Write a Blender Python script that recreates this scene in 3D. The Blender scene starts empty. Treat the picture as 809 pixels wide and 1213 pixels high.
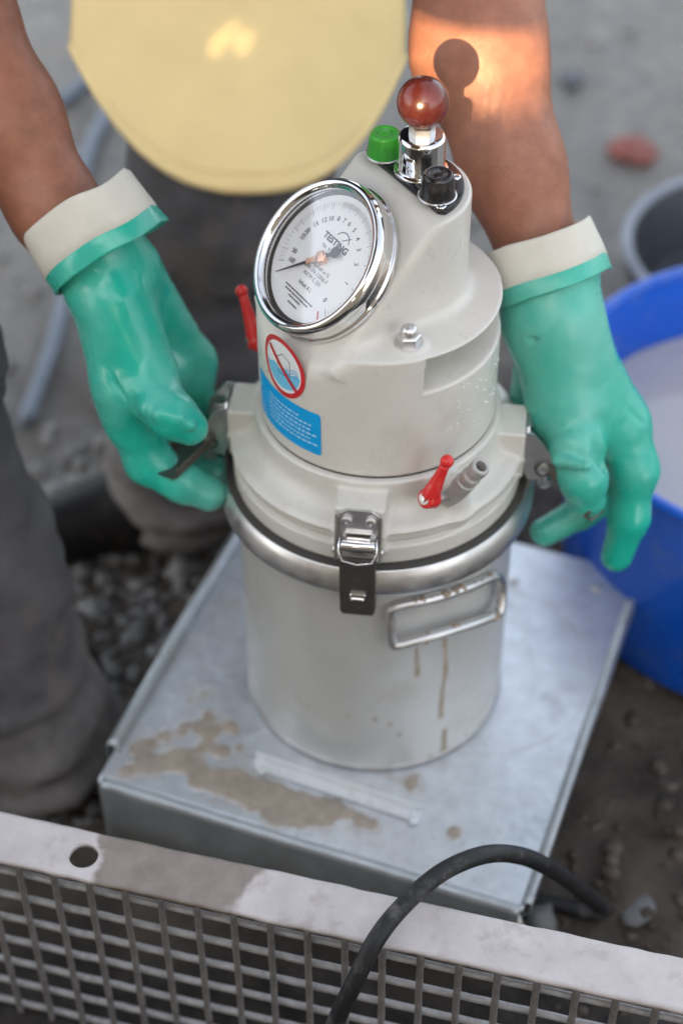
import bpy, bmesh, math, random
import numpy as np
from mathutils import Vector, Matrix
sc = bpy.context.scene
COL = sc.collection
random.seed(7); rng = np.random.default_rng(7)
R_ = math.radians

# ---------------------------------------------------------------- camera
cam_d = bpy.data.cameras.new('camera'); cam = bpy.data.objects.new('camera', cam_d); COL.objects.link(cam)
cam_d.sensor_fit = 'VERTICAL'; cam_d.sensor_height = 36; cam_d.sensor_width = 24
cam_d.lens = 2056.3/1213*36
cam_d.clip_start = .02; cam_d.clip_end = 200
_ph, _ro = 0.7596, -0.0072
_r = Vector((1, 0, 0)); _u = Vector((0, math.sin(_ph), math.cos(_ph))); _f = Vector((0, math.cos(_ph), -math.sin(_ph)))
_r2 = _r*math.cos(_ro)+_u*math.sin(_ro); _u2 = -_r*math.sin(_ro)+_u*math.cos(_ro)
M = Matrix((_r2, _u2, -_f)).transposed().to_4x4(); M.translation = (-.0282, -1.0183, 1.1619)
cam.matrix_world = M
cam_d.dof.use_dof = True; cam_d.dof.focus_distance = 1.19; cam_d.dof.aperture_fstop = 2.6; cam_d.dof.aperture_blades = 8
sc.camera = cam
# ---------------------------------------------------------------- sky, sun, exposure
SUN = Vector((-.0335, -.115, .0300)).normalized()
EL = math.asin(SUN.z); AZ = math.atan2(SUN.x, SUN.y)
w = bpy.data.worlds.new('World'); sc.world = w; w.use_nodes = True
nt = w.node_tree
sky = nt.nodes.new('ShaderNodeTexSky'); sky.sky_type = 'NISHITA'; sky.sun_disc = False
sky.sun_elevation = EL; sky.sun_rotation = AZ; sky.dust_density = 4.0; sky.air_density = .8; sky.ozone_density = .3
bg = nt.nodes['Background']; bg.inputs['Strength'].default_value = .15
hs_ = nt.nodes.new('ShaderNodeHueSaturation'); hs_.inputs['Saturation'].default_value = .45   # thin high haze: a paler sky
nt.links.new(sky.outputs[0], hs_.inputs['Color']); nt.links.new(hs_.outputs[0], bg.inputs[0])
sd = bpy.data.lights.new('sun', 'SUN'); sd.energy = 2.6; sd.angle = R_(.5); sd.color = (1, .74, .42)
so = bpy.data.objects.new('sun', sd); COL.objects.link(so)
so.rotation_euler = SUN.to_track_quat('Z', 'Y').to_euler(); so.location = SUN*4
sc.view_settings.view_transform = 'Standard'; sc.view_settings.look = 'None'
sc.view_settings.exposure = 2.48; sc.view_settings.gamma = 1

# ---------------------------------------------------------------- helpers
def link(o, parent=None):
    COL.objects.link(o)
    if parent is not None:
        o.parent = parent
        base = parent
        L = Vector(base.get('_base', (0, 0, 0)))
        o.matrix_parent_inverse = Matrix.Translation(-L)
    return o
def empty(name, loc, label=None, cat=None, group=None):
    o = bpy.data.objects.new(name, None); COL.objects.link(o); o.location = loc; o['_base'] = tuple(loc)
    o.empty_display_size = .05
    if label: o['label'] = label
    if cat: o['category'] = cat
    if group: o['group'] = group
    return o
def tag(o, label=None, cat=None, group=None, kind=None):
    if label: o['label'] = label
    if cat: o['category'] = cat
    if group: o['group'] = group
    if kind: o['kind'] = kind
    return o
def mesh(name, V, F, mat=None, parent=None, smooth=True, sharp=None):
    me = bpy.data.meshes.new(name)
    me.from_pydata([tuple(map(float, v)) for v in V], [], [tuple(map(int, f)) for f in F])
    if mat: me.materials.append(mat)
    me.update()
    if smooth:
        me.shade_smooth()
        if sharp: me.set_sharp_from_angle(angle=R_(sharp))
    return link(bpy.data.objects.new(name, me), parent)
def frame(o, z, x=None):
    z = Vector(z).normalized()
    if x is None: x = Vector((1, 0, 0)) if abs(z.x) < .9 else Vector((0, 1, 0))
    x = Vector(x); x = (x-z*x.dot(z)).normalized(); y = z.cross(x)
    m = Matrix((x, y, z)).transposed().to_4x4(); m.translation = Vector(o); return m
def xf(V, m):
    A = np.array(m); V = np.asarray(V, float); return V@A[:3, :3].T+A[:3, 3]
def lathe(prof, n=96, m=None, cap0=False, cap1=False):
    V = []; F = []; k = len(prof)
    a = np.linspace(0, 2*np.pi, n, endpoint=False)
    V = np.concatenate([np.stack([r*np.cos(a), r*np.sin(a), 0*a+z], 1) for r, z in prof])
    for j in range(k-1):
        for i in range(n):
            i2 = (i+1) % n; F.append((j*n+i, j*n+i2, (j+1)*n+i2, (j+1)*n+i))
    if cap0: F.append(tuple(range(n-1, -1, -1)))
    if cap1: F.append(tuple((k-1)*n+i for i in range(n)))
    if m is not None: V = xf(V, m)
    return V, F
def rounded(pts, r=.0015, seg=3):
    out = [pts[0]]
    for i in range(1, len(pts)-1):
        a, b, c = map(np.array, (pts[i-1], pts[i], pts[i+1])); a = a.astype(float)
        d1 = a-b; d2 = c-b; l1 = np.linalg.norm(d1); l2 = np.linalg.norm(d2)
        rr = min(r, l1*.45, l2*.45); p = b+d1/l1*rr; q = b+d2/l2*rr
        for t in np.linspace(0, 1, seg+1): out.append(tuple((1-t)**2*p+2*t*(1-t)*b+t*t*q))
    out.append(pts[-1]); return out
def spline(P, n=8):
    P = [np.array(p, float) for p in P]; Q = [2*P[0]-P[1]]+P+[2*P[-1]-P[-2]]; out = []
    for i in range(1, len(Q)-2):
        for t in np.linspace(0, 1, n, endpoint=False):
            p0, p1, p2, p3 = Q[i-1:i+3]
            out.append(.5*((2*p1)+(-p0+p2)*t+(2*p0-5*p1+4*p2-p3)*t*t+(-p0+3*p1-3*p2+p3)*t**3))
    out.append(P[-1]); return out
def tube(P, r, n=12, closed=False, flat=1.0):
    P = [Vector(p) for p in P]; k = len(P); rr = r if hasattr(r, '__len__') else [r]*k
    V = []; F = []; N = None
    for i in range(k):
        t = (P[(i+1) % k]-P[i-1]) if closed else (P[min(i+1, k-1)]-P[max(i-1, 0)])
        t.normalize()
        if N is None: N = t.orthogonal().normalized()
        N = (N-t*N.dot(t)).normalized(); B = t.cross(N)
        for j in range(n):
            a = 2*math.pi*j/n; V.append(P[i]+(N*math.cos(a)+B*math.sin(a)*flat)*rr[i])
    for i in range(k if closed else k-1):
        i2 = (i+1) % k
        for j in range(n):
            j2 = (j+1) % n; F.append((i*n+j, i*n+j2, i2*n+j2, i2*n+j))
    if not closed:
        F.append(tuple(range(n-1, -1, -1))); F.append(tuple((k-1)*n+j for j in range(n)))
    return V, F
def box(sx, sy, sz, bev=.001, seg=2, m=None, off=(0, 0, 0)):
    bm = bmesh.new(); bmesh.ops.create_cube(bm, size=1)
    for v in bm.verts: v.co = Vector((v.co.x*sx+off[0], v.co.y*sy+off[1], v.co.z*sz+off[2]))
    if bev: bmesh.ops.bevel(bm, geom=bm.edges[:], offset=bev, segments=seg, affect='EDGES', profile=.5)
    bm.verts.index_update()
    V = [v.co.copy() for v in bm.verts]; F = [[v.index for v in f.verts] for f in bm.faces]; bm.free()
    if m is not None: V = [m@v for v in V]
    return V, F
def join(*parts):
    V = []; F = []
    for v, f in parts:
        k = len(V); V += [tuple(p) for p in v]; F += [tuple(i+k for i in q) for q in f]
    return V, F
def prism(poly, z0, z1, m=None, bev=0):
    bm = bmesh.new(); vs = [bm.verts.new((x, y, z0)) for x, y in poly]; f = bm.faces.new(vs)
    r = bmesh.ops.extrude_face_region(bm, geom=[f])
    for e in r['geom']:
        if isinstance(e, bmesh.types.BMVert): e.co.z = z1
    bmesh.ops.recalc_face_normals(bm, faces=bm.faces[:])
    if bev:
        ed = [e for e in bm.edges if abs(e.verts[0].co.z-z1) < 1e-6 and abs(e.verts[1].co.z-z1) < 1e-6]
        bmesh.ops.bevel(bm, geom=ed, offset=bev, segments=2, affect='EDGES', profile=.5)
    bm.verts.index_update()
    V = [v.co.copy() for v in bm.verts]; F = [[v.index for v in q.verts] for q in bm.faces]; bm.free()
    if m is not None: V = [m@v for v in V]
    return V, F
# lattice noise
_tab = rng.random((64, 64, 64)).astype(np.float32)
def noise(x, y, z, s):
    x = np.asarray(x)/s+100; y = np.asarray(y)/s+100; z = np.asarray(z)/s+100
    xi = np.floor(x).astype(int); yi = np.floor(y).astype(int); zi = np.floor(z).astype(int)
    fx = x-xi; fy = y-yi; fz = z-zi
    fx = fx*fx*(3-2*fx); fy = fy*fy*(3-2*fy); fz = fz*fz*(3-2*fz)
    g = lambda a, b, c: _tab[(xi+a) & 63, (yi+b) & 63, (zi+c) & 63]
    a = g(0, 0, 0)*(1-fx)+g(1, 0, 0)*fx; b = g(0, 1, 0)*(1-fx)+g(1, 1, 0)*fx
    c = g(0, 0, 1)*(1-fx)+g(1, 0, 1)*fx; d = g(0, 1, 1)*(1-fx)+g(1, 1, 1)*fx
    return (a*(1-fy)+b*fy)*(1-fz)+(c*(1-fy)+d*fy)*fz
def fbm(x, y, z, s, o=4):
    t = 0; a = .5
    for i in range(o): t = t+a*noise(x, y, z, s); a *= .5; s *= .5
    return t
# ------- signed distance modelling: implicit shape -> surface nets -> projected on the surface
def smin(a, b, k): h = np.maximum(k-np.abs(a-b), 0)/k; return np.minimum(a, b)-h*h*k*.25
def smax(a, b, k): return -smin(-a, -b, k)
def s_cap(p, a, b, ra, rb):
    a = np.array(a, np.float32); b = np.array(b, np.float32); ab = b-a
    px, py, pz = p[0]-a[0], p[1]-a[1], p[2]-a[2]
    t = np.clip((px*ab[0]+py*ab[1]+pz*ab[2])/max(float(ab@ab), 1e-9), 0, 1)
    return np.sqrt((px-t*ab[0])**2+(py-t*ab[1])**2+(pz-t*ab[2])**2)-(ra+(rb-ra)*t)
def s_chain(p, pts, k=.006):
    d = None
    for (a, ra), (b, rb) in zip(pts[:-1], pts[1:]):
        e = s_cap(p, a, b, ra, rb); d = e if d is None else smin(d, e, k)
    return d
def s_cyl(p, R, z0, z1, rd=.002, cx=0, cy=0):
    q = np.sqrt((p[0]-cx)**2+(p[1]-cy)**2)-R+rd; h = np.abs(p[2]-(z0+z1)/2)-(z1-z0)/2+rd
    return np.minimum(np.maximum(q, h), 0)+np.sqrt(np.maximum(q, 0)**2+np.maximum(h, 0)**2)-rd
def s_box(x, y, z, hx, hy, hz, rd):
    a = np.abs(x)-hx+rd; b = np.abs(y)-hy+rd; c = np.abs(z)-hz+rd
    return np.sqrt(np.maximum(a, 0)**2+np.maximum(b, 0)**2+np.maximum(c, 0)**2)+np.minimum(np.maximum(a, np.maximum(b, c)), 0)-rd
def s_ell(p, c, r):
    x, y, z = (p[0]-c[0])/r[0], (p[1]-c[1])/r[1], (p[2]-c[2])/r[2]
    k0 = np.sqrt(x*x+y*y+z*z)+1e-9; k1 = np.sqrt((x/r[0])**2+(y/r[1])**2+(z/r[2])**2)+1e-9
    return k0*(k0-1)/k1
def nets(fn, lo, hi, h, slack=1.3, newton=2):
    B = 8; lo = np.array(lo, float); n = np.ceil((np.array(hi)-lo)/h/B).astype(int); N = n*B
    F = np.full(N, 1e3, np.float32)
    c = [lo[i]+(np.arange(n[i])+.5)*B*h for i in range(3)]
    Cc = np.stack(np.meshgrid(*c, indexing='ij'), -1).reshape(-1, 3).astype(np.float32)
    f = fn((Cc[:, 0], Cc[:, 1], Cc[:, 2])); act = np.abs(f) < B*h*.87*slack
    blk = np.where(f[:, None] < 0, -1e3, 1e3)*np.ones((1, B**3)); o = (np.arange(B)+.5-B/2)*h
    O = np.stack(np.meshgrid(o, o, o, indexing='ij'), -1).reshape(-1, 3)
    ids = np.where(act)[0]
    for s in range(0, len(ids), 800):
        q = (Cc[ids[s:s+800], None, :]+O[None]).astype(np.float32)
        blk[ids[s:s+800]] = fn((q[..., 0], q[..., 1], q[..., 2]))
    F = blk.reshape(n[0], n[1], n[2], B, B, B).transpose(0, 3, 1, 4, 2, 5).reshape(N).astype(np.float32)
    I = F < 0
    cs = np.zeros(N-1, np.int8)
    for a in (0, 1):
        for b in (0, 1):
            for d in (0, 1): cs += I[a:N[0]-1+a, b:N[1]-1+b, d:N[2]-1+d]
    cell = (cs > 0) & (cs < 8); idx = np.full(N-1, -1); cc = np.argwhere(cell); idx[cell] = np.arange(len(cc))
    S = np.zeros((len(cc), 3)); W = np.zeros(len(cc)); cor = [(a, b, d) for a in (0, 1) for b in (0, 1) for d in (0, 1)]
    val = {k: F[cc[:, 0]+k[0], cc[:, 1]+k[1], cc[:, 2]+k[2]] for k in cor}
    for k in cor:
        for ax in range(3):
            if k[ax] == 0:
                k2 = list(k); k2[ax] = 1; k2 = tuple(k2); a = val[k]; b = val[k2]; m = (a < 0) != (b < 0)
                t = np.where(m, a/np.where(m, a-b, 1), 0); pt = np.array(k)[None]+0.*S; pt[:, ax] = t
                S += pt*m[:, None]; W += m
    V = lo+(cc+S/W[:, None]+.5)*h
    Q = []
    for ax in range(3):
        sl = [slice(1, N[i]-1) for i in range(3)]; sl[ax] = slice(0, N[ax]-1); s2 = list(sl); s2[ax] = slice(1, N[ax])
        A = I[tuple(sl)]; Bq = I[tuple(s2)]; e = np.argwhere(A != Bq); st = A[tuple(e.T)]
        e = e+np.array([0 if i == ax else 1 for i in range(3)]); o1, o2 = [(1, 2), (2, 0), (0, 1)][ax]
        d1 = np.eye(3, dtype=int)[o1]; d2 = np.eye(3, dtype=int)[o2]
        g = lambda x: idx[x[:, 0], x[:, 1], x[:, 2]]
        q = np.stack([g(e-d1-d2), g(e-d2), g(e), g(e-d1)], 1); q[~st] = q[~st][:, ::-1]; Q.append(q)
    Q = np.concatenate(Q)
    for _ in range(newton):
        P = V.T; e = h*.2; f0 = fn((P[0], P[1], P[2]))
        G = np.stack([fn(tuple(P[i]+(e if i == a else 0) for i in range(3)))-f0 for a in range(3)], 1)/e
        st = -f0/np.maximum((G**2).sum(1), .2); V = V+G*np.clip(st, -h, h)[:, None]
    return V, Q
# ---------------------------------------------------------------- materials
def mat(name, base, rough=.5, metal=0, var=.12, vs=30, bump=0, bs=200, spec=.5, coat=0, sss=0, dirt=None, dscale=12, damt=.5, dlo=.55, dhi=.72, ddet=8, rvar=.1, attr=None, attr_col=(.25, .19, .13), attr_rough=.75, tex='Object'):
    m = bpy.data.materials.new(name); m.use_nodes = True; N = m.node_tree; L = N.links; b = N.nodes['Principled BSDF']
    tc = N.nodes.new('ShaderNodeTexCoord'); co = tc.outputs[tex]
    def nz(scale, det=5, rg=.6):
        q = N.nodes.new('ShaderNodeTexNoise'); q.inputs['Scale'].default_value = scale; q.inputs['Detail'].default_value = det; q.inputs['Roughness'].default_value = rg; L.new(co, q.inputs['Vector']); return q.outputs['Fac']
    def mix(f, a, c):
        q = N.nodes.new('ShaderNodeMix'); q.data_type = 'RGBA'
        (L.new(f, q.inputs[0]) if not isinstance(f, float) else q.inputs[0].__setattr__('default_value', f))
        for s, v in ((6, a), (7, c)):
            (L.new(v, q.inputs[s]) if not isinstance(v, tuple) else q.inputs[s].__setattr__('default_value', (*v[:3], 1)))
        return q.outputs[2]
    def ramp(f, lo, hi, o0=0., o1=1.):
        q = N.nodes.new('ShaderNodeMapRange'); L.new(f, q.inputs[0]); q.inputs[1].default_value = lo; q.inputs[2].default_value = hi; q.inputs[3].default_value = o0; q.inputs[4].default_value = o1; return q.outputs[0]
    n1 = nz(vs)
    c = mix(ramp(n1, .3, .7), tuple(x*(1-var) for x in base), tuple(min(1, x*(1+var)) for x in base))
    ro = ramp(nz(vs*2.3), .3, .7, max(.02, rough-rvar), min(1, rough+rvar))
    if dirt:
        f = ramp(nz(dscale, ddet, .65), dlo, dhi, 0., damt); c = mix(f, c, dirt)
        q = N.nodes.new('ShaderNodeMath'); q.operation = 'MULTIPLY_ADD'; L.new(f, q.inputs[0]); q.inputs[1].default_value = .3; L.new(ro, q.inputs[2]); ro = q.outputs[0]
    met = None
    if attr:
        a = N.nodes.new('ShaderNodeAttribute'); a.attribute_name = attr; f = a.outputs['Fac']
        dc = mix(ramp(nz(60), .3, .7), tuple(x*.75 for x in attr_col), tuple(x*1.2 for x in attr_col))
        c = mix(f, c, dc)
        q = N.nodes.new('ShaderNodeMix'); L.new(f, q.inputs[0]); L.new(ro, q.inputs[2]); q.inputs[3].default_value = attr_rough; ro = q.outputs[0]
        if metal: met = ramp(f, 0, 1, metal, 0)
    L.new(c, b.inputs['Base Color']); L.new(ro, b.inputs['Roughness']); b.inputs['Metallic'].default_value = metal
    if met: L.new(met, b.inputs['Metallic'])
    b.inputs['Specular IOR Level'].default_value = spec; b.inputs['Coat Weight'].default_value = coat
    if coat: b.inputs['Coat Roughness'].default_value = .08
    if sss: b.inputs['Subsurface Weight'].default_value = sss; b.inputs['Subsurface Radius'].default_value = (.012, .005, .003); b.inputs['Subsurface Scale'].default_value = .5
    if bump:
        bp = N.nodes.new('ShaderNodeBump'); bp.inputs['Strength'].default_value = bump; bp.inputs['Distance'].default_value = .001; L.new(nz(bs, 6, .65), bp.inputs['Height']); L.new(bp.outputs[0], b.inputs['Normal'])
    m['_c'] = 1
    return m
CREAM = mat('cream_paint', (.60, .58, .53), .34, 0, .05, 18, .12, 700, .5, dirt=(.44, .39, .32), dscale=20, damt=.42)
POTM = mat('matt_cast_aluminium', (.60, .595, .57), .40, .40, .05, 14, .08, 500, attr='mud', attr_col=(.33, .26, .18), dirt=(.42, .38, .31), dscale=16, damt=.4)
STEEL = mat('brushed_steel', (.66, .65, .64), .40, 1, .06, 40, .06, 300, dirt=(.4, .36, .3), dscale=14, damt=.25)
DSTEEL = mat('dull_steel', (.52, .50, .48), .38, 1, .15, 80, .1, 400, dirt=(.3, .25, .2), dscale=60, damt=.4)
LEVER = mat('dark_stainless_sheet', (.17, .155, .14), .42, .9, .12, 120, .1, 900, dirt=(.22, .18, .14), dscale=50, damt=.3)
CHROME = mat('polished_chrome', (.80, .80, .80), .06, 1, .02, 20, rvar=.02)
GASKET = mat('dark_rubber_gasket', (.05, .045, .04), .7, 0, .1, 40)
WHITE = mat('white_dial_print', (.78, .79, .80), .55, 0, .01, 30)
INK = mat('black_ink', (.02, .02, .025), .6, 0, .02, 30)
PINK = mat('red_mark', (.65, .10, .12), .6, 0, .02, 30)
BRASS = mat('coppery_brass', (.75, .42, .28), .3, 1, .08, 100)
BLACKP = mat('black_anodised_plate', (.012, .012, .014), .22, 0, .1, 60, .05, 500, .6, dirt=(.2, .18, .15), dscale=60, damt=.25)
GREENP = mat('green_plastic', (.03, .30, .025), .38, 0, .08, 90, .05, 400)
REDBALL = mat('dark_red_bakelite', (.060, .010, .008), .24, 0, .12, 60, .02, 300, .6, coat=.15, dirt=(.16, .07, .05), dscale=80, damt=.25)
REDP = mat('red_plastic', (.62, .02, .02), .33, 0, .06, 90, .05, 500, .5, dirt=(.5, .25, .2), dscale=90, damt=.4)
NIPPLE = mat('grey_cast_spout', (.40, .385, .36), .5, .3, .1, 120, .15, 500)
STRED = mat('sticker_red', (.55, .018, .025), .35, 0, .03, 40)
STWHITE = mat('sticker_white', (.74, .75, .75), .38, 0, .02, 40)
STBLUE = mat('sticker_blue', (.0, .33, .72), .35, 0, .03, 40)
STCYAN = mat('sticker_light_blue', (.16, .50, .72), .38, 0, .03, 40)
STTXT = mat('sticker_pale_text', (.45, .68, .85), .4, 0, .02, 40)
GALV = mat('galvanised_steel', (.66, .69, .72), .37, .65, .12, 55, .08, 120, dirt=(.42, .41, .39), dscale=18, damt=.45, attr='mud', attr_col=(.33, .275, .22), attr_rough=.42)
GALVS = mat('galvanised_side', (.44, .465, .475), .40, .7, .15, 30, .1, 150, dirt=(.3, .27, .22), dscale=14, damt=.5)  # base darkened to stand for the dark ground the walls reflect
ZINC = mat('bright_zinc', (.72, .74, .75), .36, .35, .06, 40, .05, 200, dirt=(.40, .34, .27), dscale=40, damt=.7)
RAIL = mat('concrete_dusted_rail', (.56, .51, .495), .8, 0, .12, 35, .5, 260, .3, dirt=(.30, .26, .23), dscale=45, damt=.5, attr='wet', attr_col=(.23, .185, .155), attr_rough=.6)
VWIRE = mat('dark_wire', (.20, .185, .175), .65, .2, .25, 90, .5, 400, dirt=(.36, .33, .30), dscale=70, damt=.6)  # vertical wires, a darker tone than the horizontal ones
WIRE = mat('galvanised_wire', (.40, .39, .385), .6, .3, .25, 90, .5, 400, dirt=(.42, .39, .36), dscale=60, damt=.7)
CABLE = mat('black_rubber_cable', (.014, .014, .015), .5, 0, .2, 60, .2, 300, .4, dirt=(.13, .12, .11), dscale=45, damt=.8)
BLUE = mat('blue_plastic', (.002, .085, .50), .34, 0, .08, 12, .08, 60, .5, dirt=(.13, .17, .32), dscale=10, damt=.75)
SLURRY = mat('murky_grey_water', (.40, .385, .40), .12, 0, .06, 8, .05, 20)
TUBBLK = mat('black_mortar_tub', (.03, .034, .042), .4, 0, .2, 10, .1, 60)
TUBRIM = mat('dusty_tub_rim', (.20, .22, .26), .55, 0, .25, 14, .1, 60)
SKIN = mat('tanned_skin', (.285, .115, .068), .45, 0, .16, 70, .5, 380, .45, sss=.12, dirt=(.19, .07, .04), dscale=26, damt=.4)
GLOVE = mat('green_rubber_glove', (.012, .39, .285), .22, 0, .06, 25, .22, 55, .5, dirt=(.27, .54, .48), dscale=7, damt=.55, dlo=.40, dhi=.72, ddet=3)
LINING = mat('cream_flock_lining', (.60, .58, .51), .85, 0, .06, 30, .3, 500, .2, dirt=(.42, .31, .19), dscale=9, damt=.75)
CAPM = mat('yellow_cotton', (.51, .40, .20), .85, 0, .05, 25, .3, 900, .2)
STITCH = mat('tan_thread', (.38, .27, .12), .8, 0, .1, 60)
TROUS = mat('grey_work_cloth', (.092, .086, .090), .9, 0, .25, 16, .4, 500, .15, dirt=(.19, .15, .12), dscale=9, damt=.6, attr='mud', attr_col=(.165, .15, .14), attr_rough=.9)
SHIRT = mat('dark_shirt_cloth', (.03, .032, .04), .9, 0, .1, 16, .3, 500, .15)
BOOT = mat('black_wet_boot', (.008, .007, .007), .5, 0, .3, 20, .3, 120, .2, dirt=(.07, .05, .035), dscale=16, damt=.5)
HAIR = mat('dark_hair', (.02, .015, .01), .6, 0, .3, 200)
HOSE = mat('grey_blue_hose', (.11, .135, .17), .5, 0, .15, 30)
STONE = mat('grey_gravel', (.145, .14, .135), .5, 0, .5, 22, .5, 150, .4, tex='Object')
CRUMB = mat('brown_soil', (.085, .068, .054), .8, 0, .45, 30, .5, 200, .2, dirt=(.17, .15, .13), dscale=25, damt=.8)
BRICK = mat('broken_red_brick', (.20, .07, .06), .8, 0, .2, 60, .5, 200)
WOOD = mat('sun_blocker_plywood', (.36, .28, .19), .75, 0, .15, 6, .2, 60)
MUDM = mat('dried_cement_mud', (.33, .255, .195), .8, 0, .15, 80, .5, 500, .2)

def shade_ground():
    m = bpy.data.materials.new('muddy_concrete_ground'); m.use_nodes = True; N = m.node_tree; L = N.links; b = N.nodes['Principled BSDF']
    g = N.nodes.new('ShaderNodeNewGeometry'); co = g.outputs['Position']
    def nz(s, d=6, r=.6):
        q = N.nodes.new('ShaderNodeTexNoise'); q.inputs['Scale'].default_value = s; q.inputs['Detail'].default_value = d; q.inputs['Roughness'].default_value = r; L.new(co, q.inputs['Vector']); return q.outputs['Fac']
    def mr(f, a, c, x=0., y=1.):
        q = N.nodes.new('ShaderNodeMapRange'); L.new(f, q.inputs[0])
        for i, v in enumerate((a, c, x, y)): q.inputs[i+1].default_value = v
        return q.outputs[0]
    def mix(f, a, c):
        q = N.nodes.new('ShaderNodeMix'); q.data_type = 'RGBA'; L.new(f, q.inputs[0])
        for s, v in ((6, a), (7, c)):
            (L.new(v, q.inputs[s]) if not isinstance(v, tuple) else q.inputs[s].__setattr__('default_value', (*v, 1)))
        return q.outputs[2]
    conc = mix(mr(nz(9, 8, .7), .38, .62), (.052, .052, .051), (.195, .19, .182))
    conc = mix(mr(nz(45), .35, .7), conc, (.20, .185, .165))
    mud = mix(mr(nz(14), .3, .7), (.026, .020, .015), (.115, .09, .068))
    a = N.nodes.new('ShaderNodeAttribute'); a.attribute_name = 'mud'
    a2 = N.nodes.new('ShaderNodeAttribute'); a2.attribute_name = 'dark_front'
    dark_front = mix(mr(nz(40), .35, .7), (.010, .008, .006), (.045, .035, .027))
    L.new(mix(a2.outputs['Fac'], mix(a.outputs['Fac'], conc, mud), dark_front), b.inputs['Base Color'])
    L.new(mr(nz(9), .4, .6, .35, .8), b.inputs['Roughness']); b.inputs['Specular IOR Level'].default_value = .4
    bp = N.nodes.new('ShaderNodeBump'); bp.inputs['Strength'].default_value = .9; bp.inputs['Distance'].default_value = .006; L.new(nz(90, 8, .7), bp.inputs['Height']); L.new(bp.outputs[0], b.inputs['Normal'])
    return m
GROUND = shade_ground()

# ================================================================ the ground
GZ = -.10
def seg(a, b, n): return np.linspace(a, b, n, endpoint=False)
gx = np.concatenate([[-60, -25, -12, -6, -3, -1.8], seg(-1.1, 1.1, 200), [1.1, 1.8, 3, 6, 12, 25, 60]])
gy = np.concatenate([[-60, -25, -12, -6, -3, -1.6], seg(-.8, 2.0, 250), [2.0, 2.8, 4, 7, 14, 30, 60]])
X, Y = np.meshgrid(gx, gy, indexing='ij')
near = np.clip(1.6-np.hypot(X, Y-.4)/1.2, 0, 1)
mudz = np.clip(1.25-np.hypot((X-.10)/.62, (Y+.05)/.62)+.8*(fbm(X, Y, 0*X, .16)-.47), 0, 1)
mudz = np.maximum(np.clip(mudz*2.2, 0, 1), np.clip((-.18-Y)/.08, 0, 1))
Z = GZ+near*((fbm(X, Y, 0*X+3, .16)-.47)*.025*(.35+mudz)+(fbm(X, Y, 0*X+9, .035, 4)-.46)*.022*mudz)
ny = len(gy); V = np.stack([X, Y, Z], -1).reshape(-1, 3)
F = [(i*ny+j, (i+1)*ny+j, (i+1)*ny+j+1, i*ny+j+1) for i in range(len(gx)-1) for j in range(ny-1)]
ground = mesh('ground', V, F, GROUND); tag(ground, kind='structure')
at = ground.data.attributes.new('mud', 'FLOAT', 'POINT'); at.data.foreach_set('value', mudz.reshape(-1).astype(np.float32))

dark_frontz = np.clip((-.21-Y+.12*(fbm(X, Y, 0*X+7, .1)-.47)-.10*X)/.06, 0, 1)  # darker ground tone along the front, around the mesh panel
at = ground.data.attributes.new('dark_front', 'FLOAT', 'POINT'); at.data.foreach_set('value', dark_frontz.reshape(-1).astype(np.float32))
# gravel: loose stones, uncountable
bm = bmesh.new(); bmesh.ops.create_icosphere(bm, subdivisions=1, radius=1); ico = np.array([v.co[:] for v in bm.verts]); icf = [[v.index for v in f.verts] for f in bm.faces]
bm2 = bmesh.new(); bmesh.ops.create_icosphere(bm2, subdivisions=2, radius=1); ico2 = np.array([v.co[:] for v in bm2.verts]); icf2 = [[v.index for v in f.verts] for f in bm2.faces]
def stone_v(base, r, flat=.65):
    v = base*(1+.95*(noise(base[:, 0]+rng.random()*40, base[:, 1]+rng.random()*40, base[:, 2], .8)-.5))[:, None]
    s = r*rng.uniform(.7, 1.25, 3); s[2] *= flat; v = v*s
    a = rng.random()*6.28; c, d = math.cos(a), math.sin(a); v = v@np.array([[c, -d, 0], [d, c, 0], [0, 0, 1]]); return v
GV = []; GF = []; k = 0
def ground_z(x, y):
    i = np.clip(np.searchsorted(gx, x), 1, len(gx)-1); j = np.clip(np.searchsorted(gy, y), 1, len(gy)-1); return Z[i, j]
def in_tray(x, y):
    c, s = math.cos(-.361), math.sin(-.361); u = x*c+y*s; v = -x*s+y*c; return -.19 < u < .20 and -.20 < v < .21
def scatter(n, x0, x1, y0, y1, r0, r1):
    global k
    for _ in range(n):
        x = rng.uniform(x0, x1); y = rng.uniform(y0, y1)
        if in_tray(x, y): continue
        r = r0+(r1-r0)*rng.random()**3; v = stone_v(ico, r)+[x, y, ground_z(x, y)+r*.12]; GV.append(v); GF.extend([tuple(i+k for i in f) for f in icf]); k += len(v)
scatter(1600, -.36, -.02, -.10, .45, .003, .014)
scatter(500, -.7, .6, .4, 1.9, .003, .012)
gv0, gf0 = GV, GF; GV, GF, k = [], [], 0
scatter(900, .1, .60, -.42, .28, .0025, .011)
tag(mesh('soil_crumbs', np.concatenate(GV), GF, CRUMB), 'brown crumbs of soil and mortar on the ground right of the tray', 'soil', kind='stuff')
GV, GF = gv0, gf0
tag(mesh('gravel', np.concatenate(GV), GF, STONE), 'loose grey gravel and crumbs scattered over the muddy ground', 'gravel', kind='stuff')
def stone(name, p, r, m, label, cat, flat=.6, group=None):
    o = mesh(name, stone_v(ico2, r, flat)+np.array(p), icf2, m); return tag(o, label, cat, group)
stone('brick_fragment', (0.3678,0.9981,-0.0880), .026, BRICK, 'broken red brick fragment lying on the grey ground behind the blue tub', 'brick')
stone('stone', (0.3027,1.1984,-0.0950), .022, TUBBLK, 'dark flat stone on pale ground at the top right', 'stone', .4)
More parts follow.
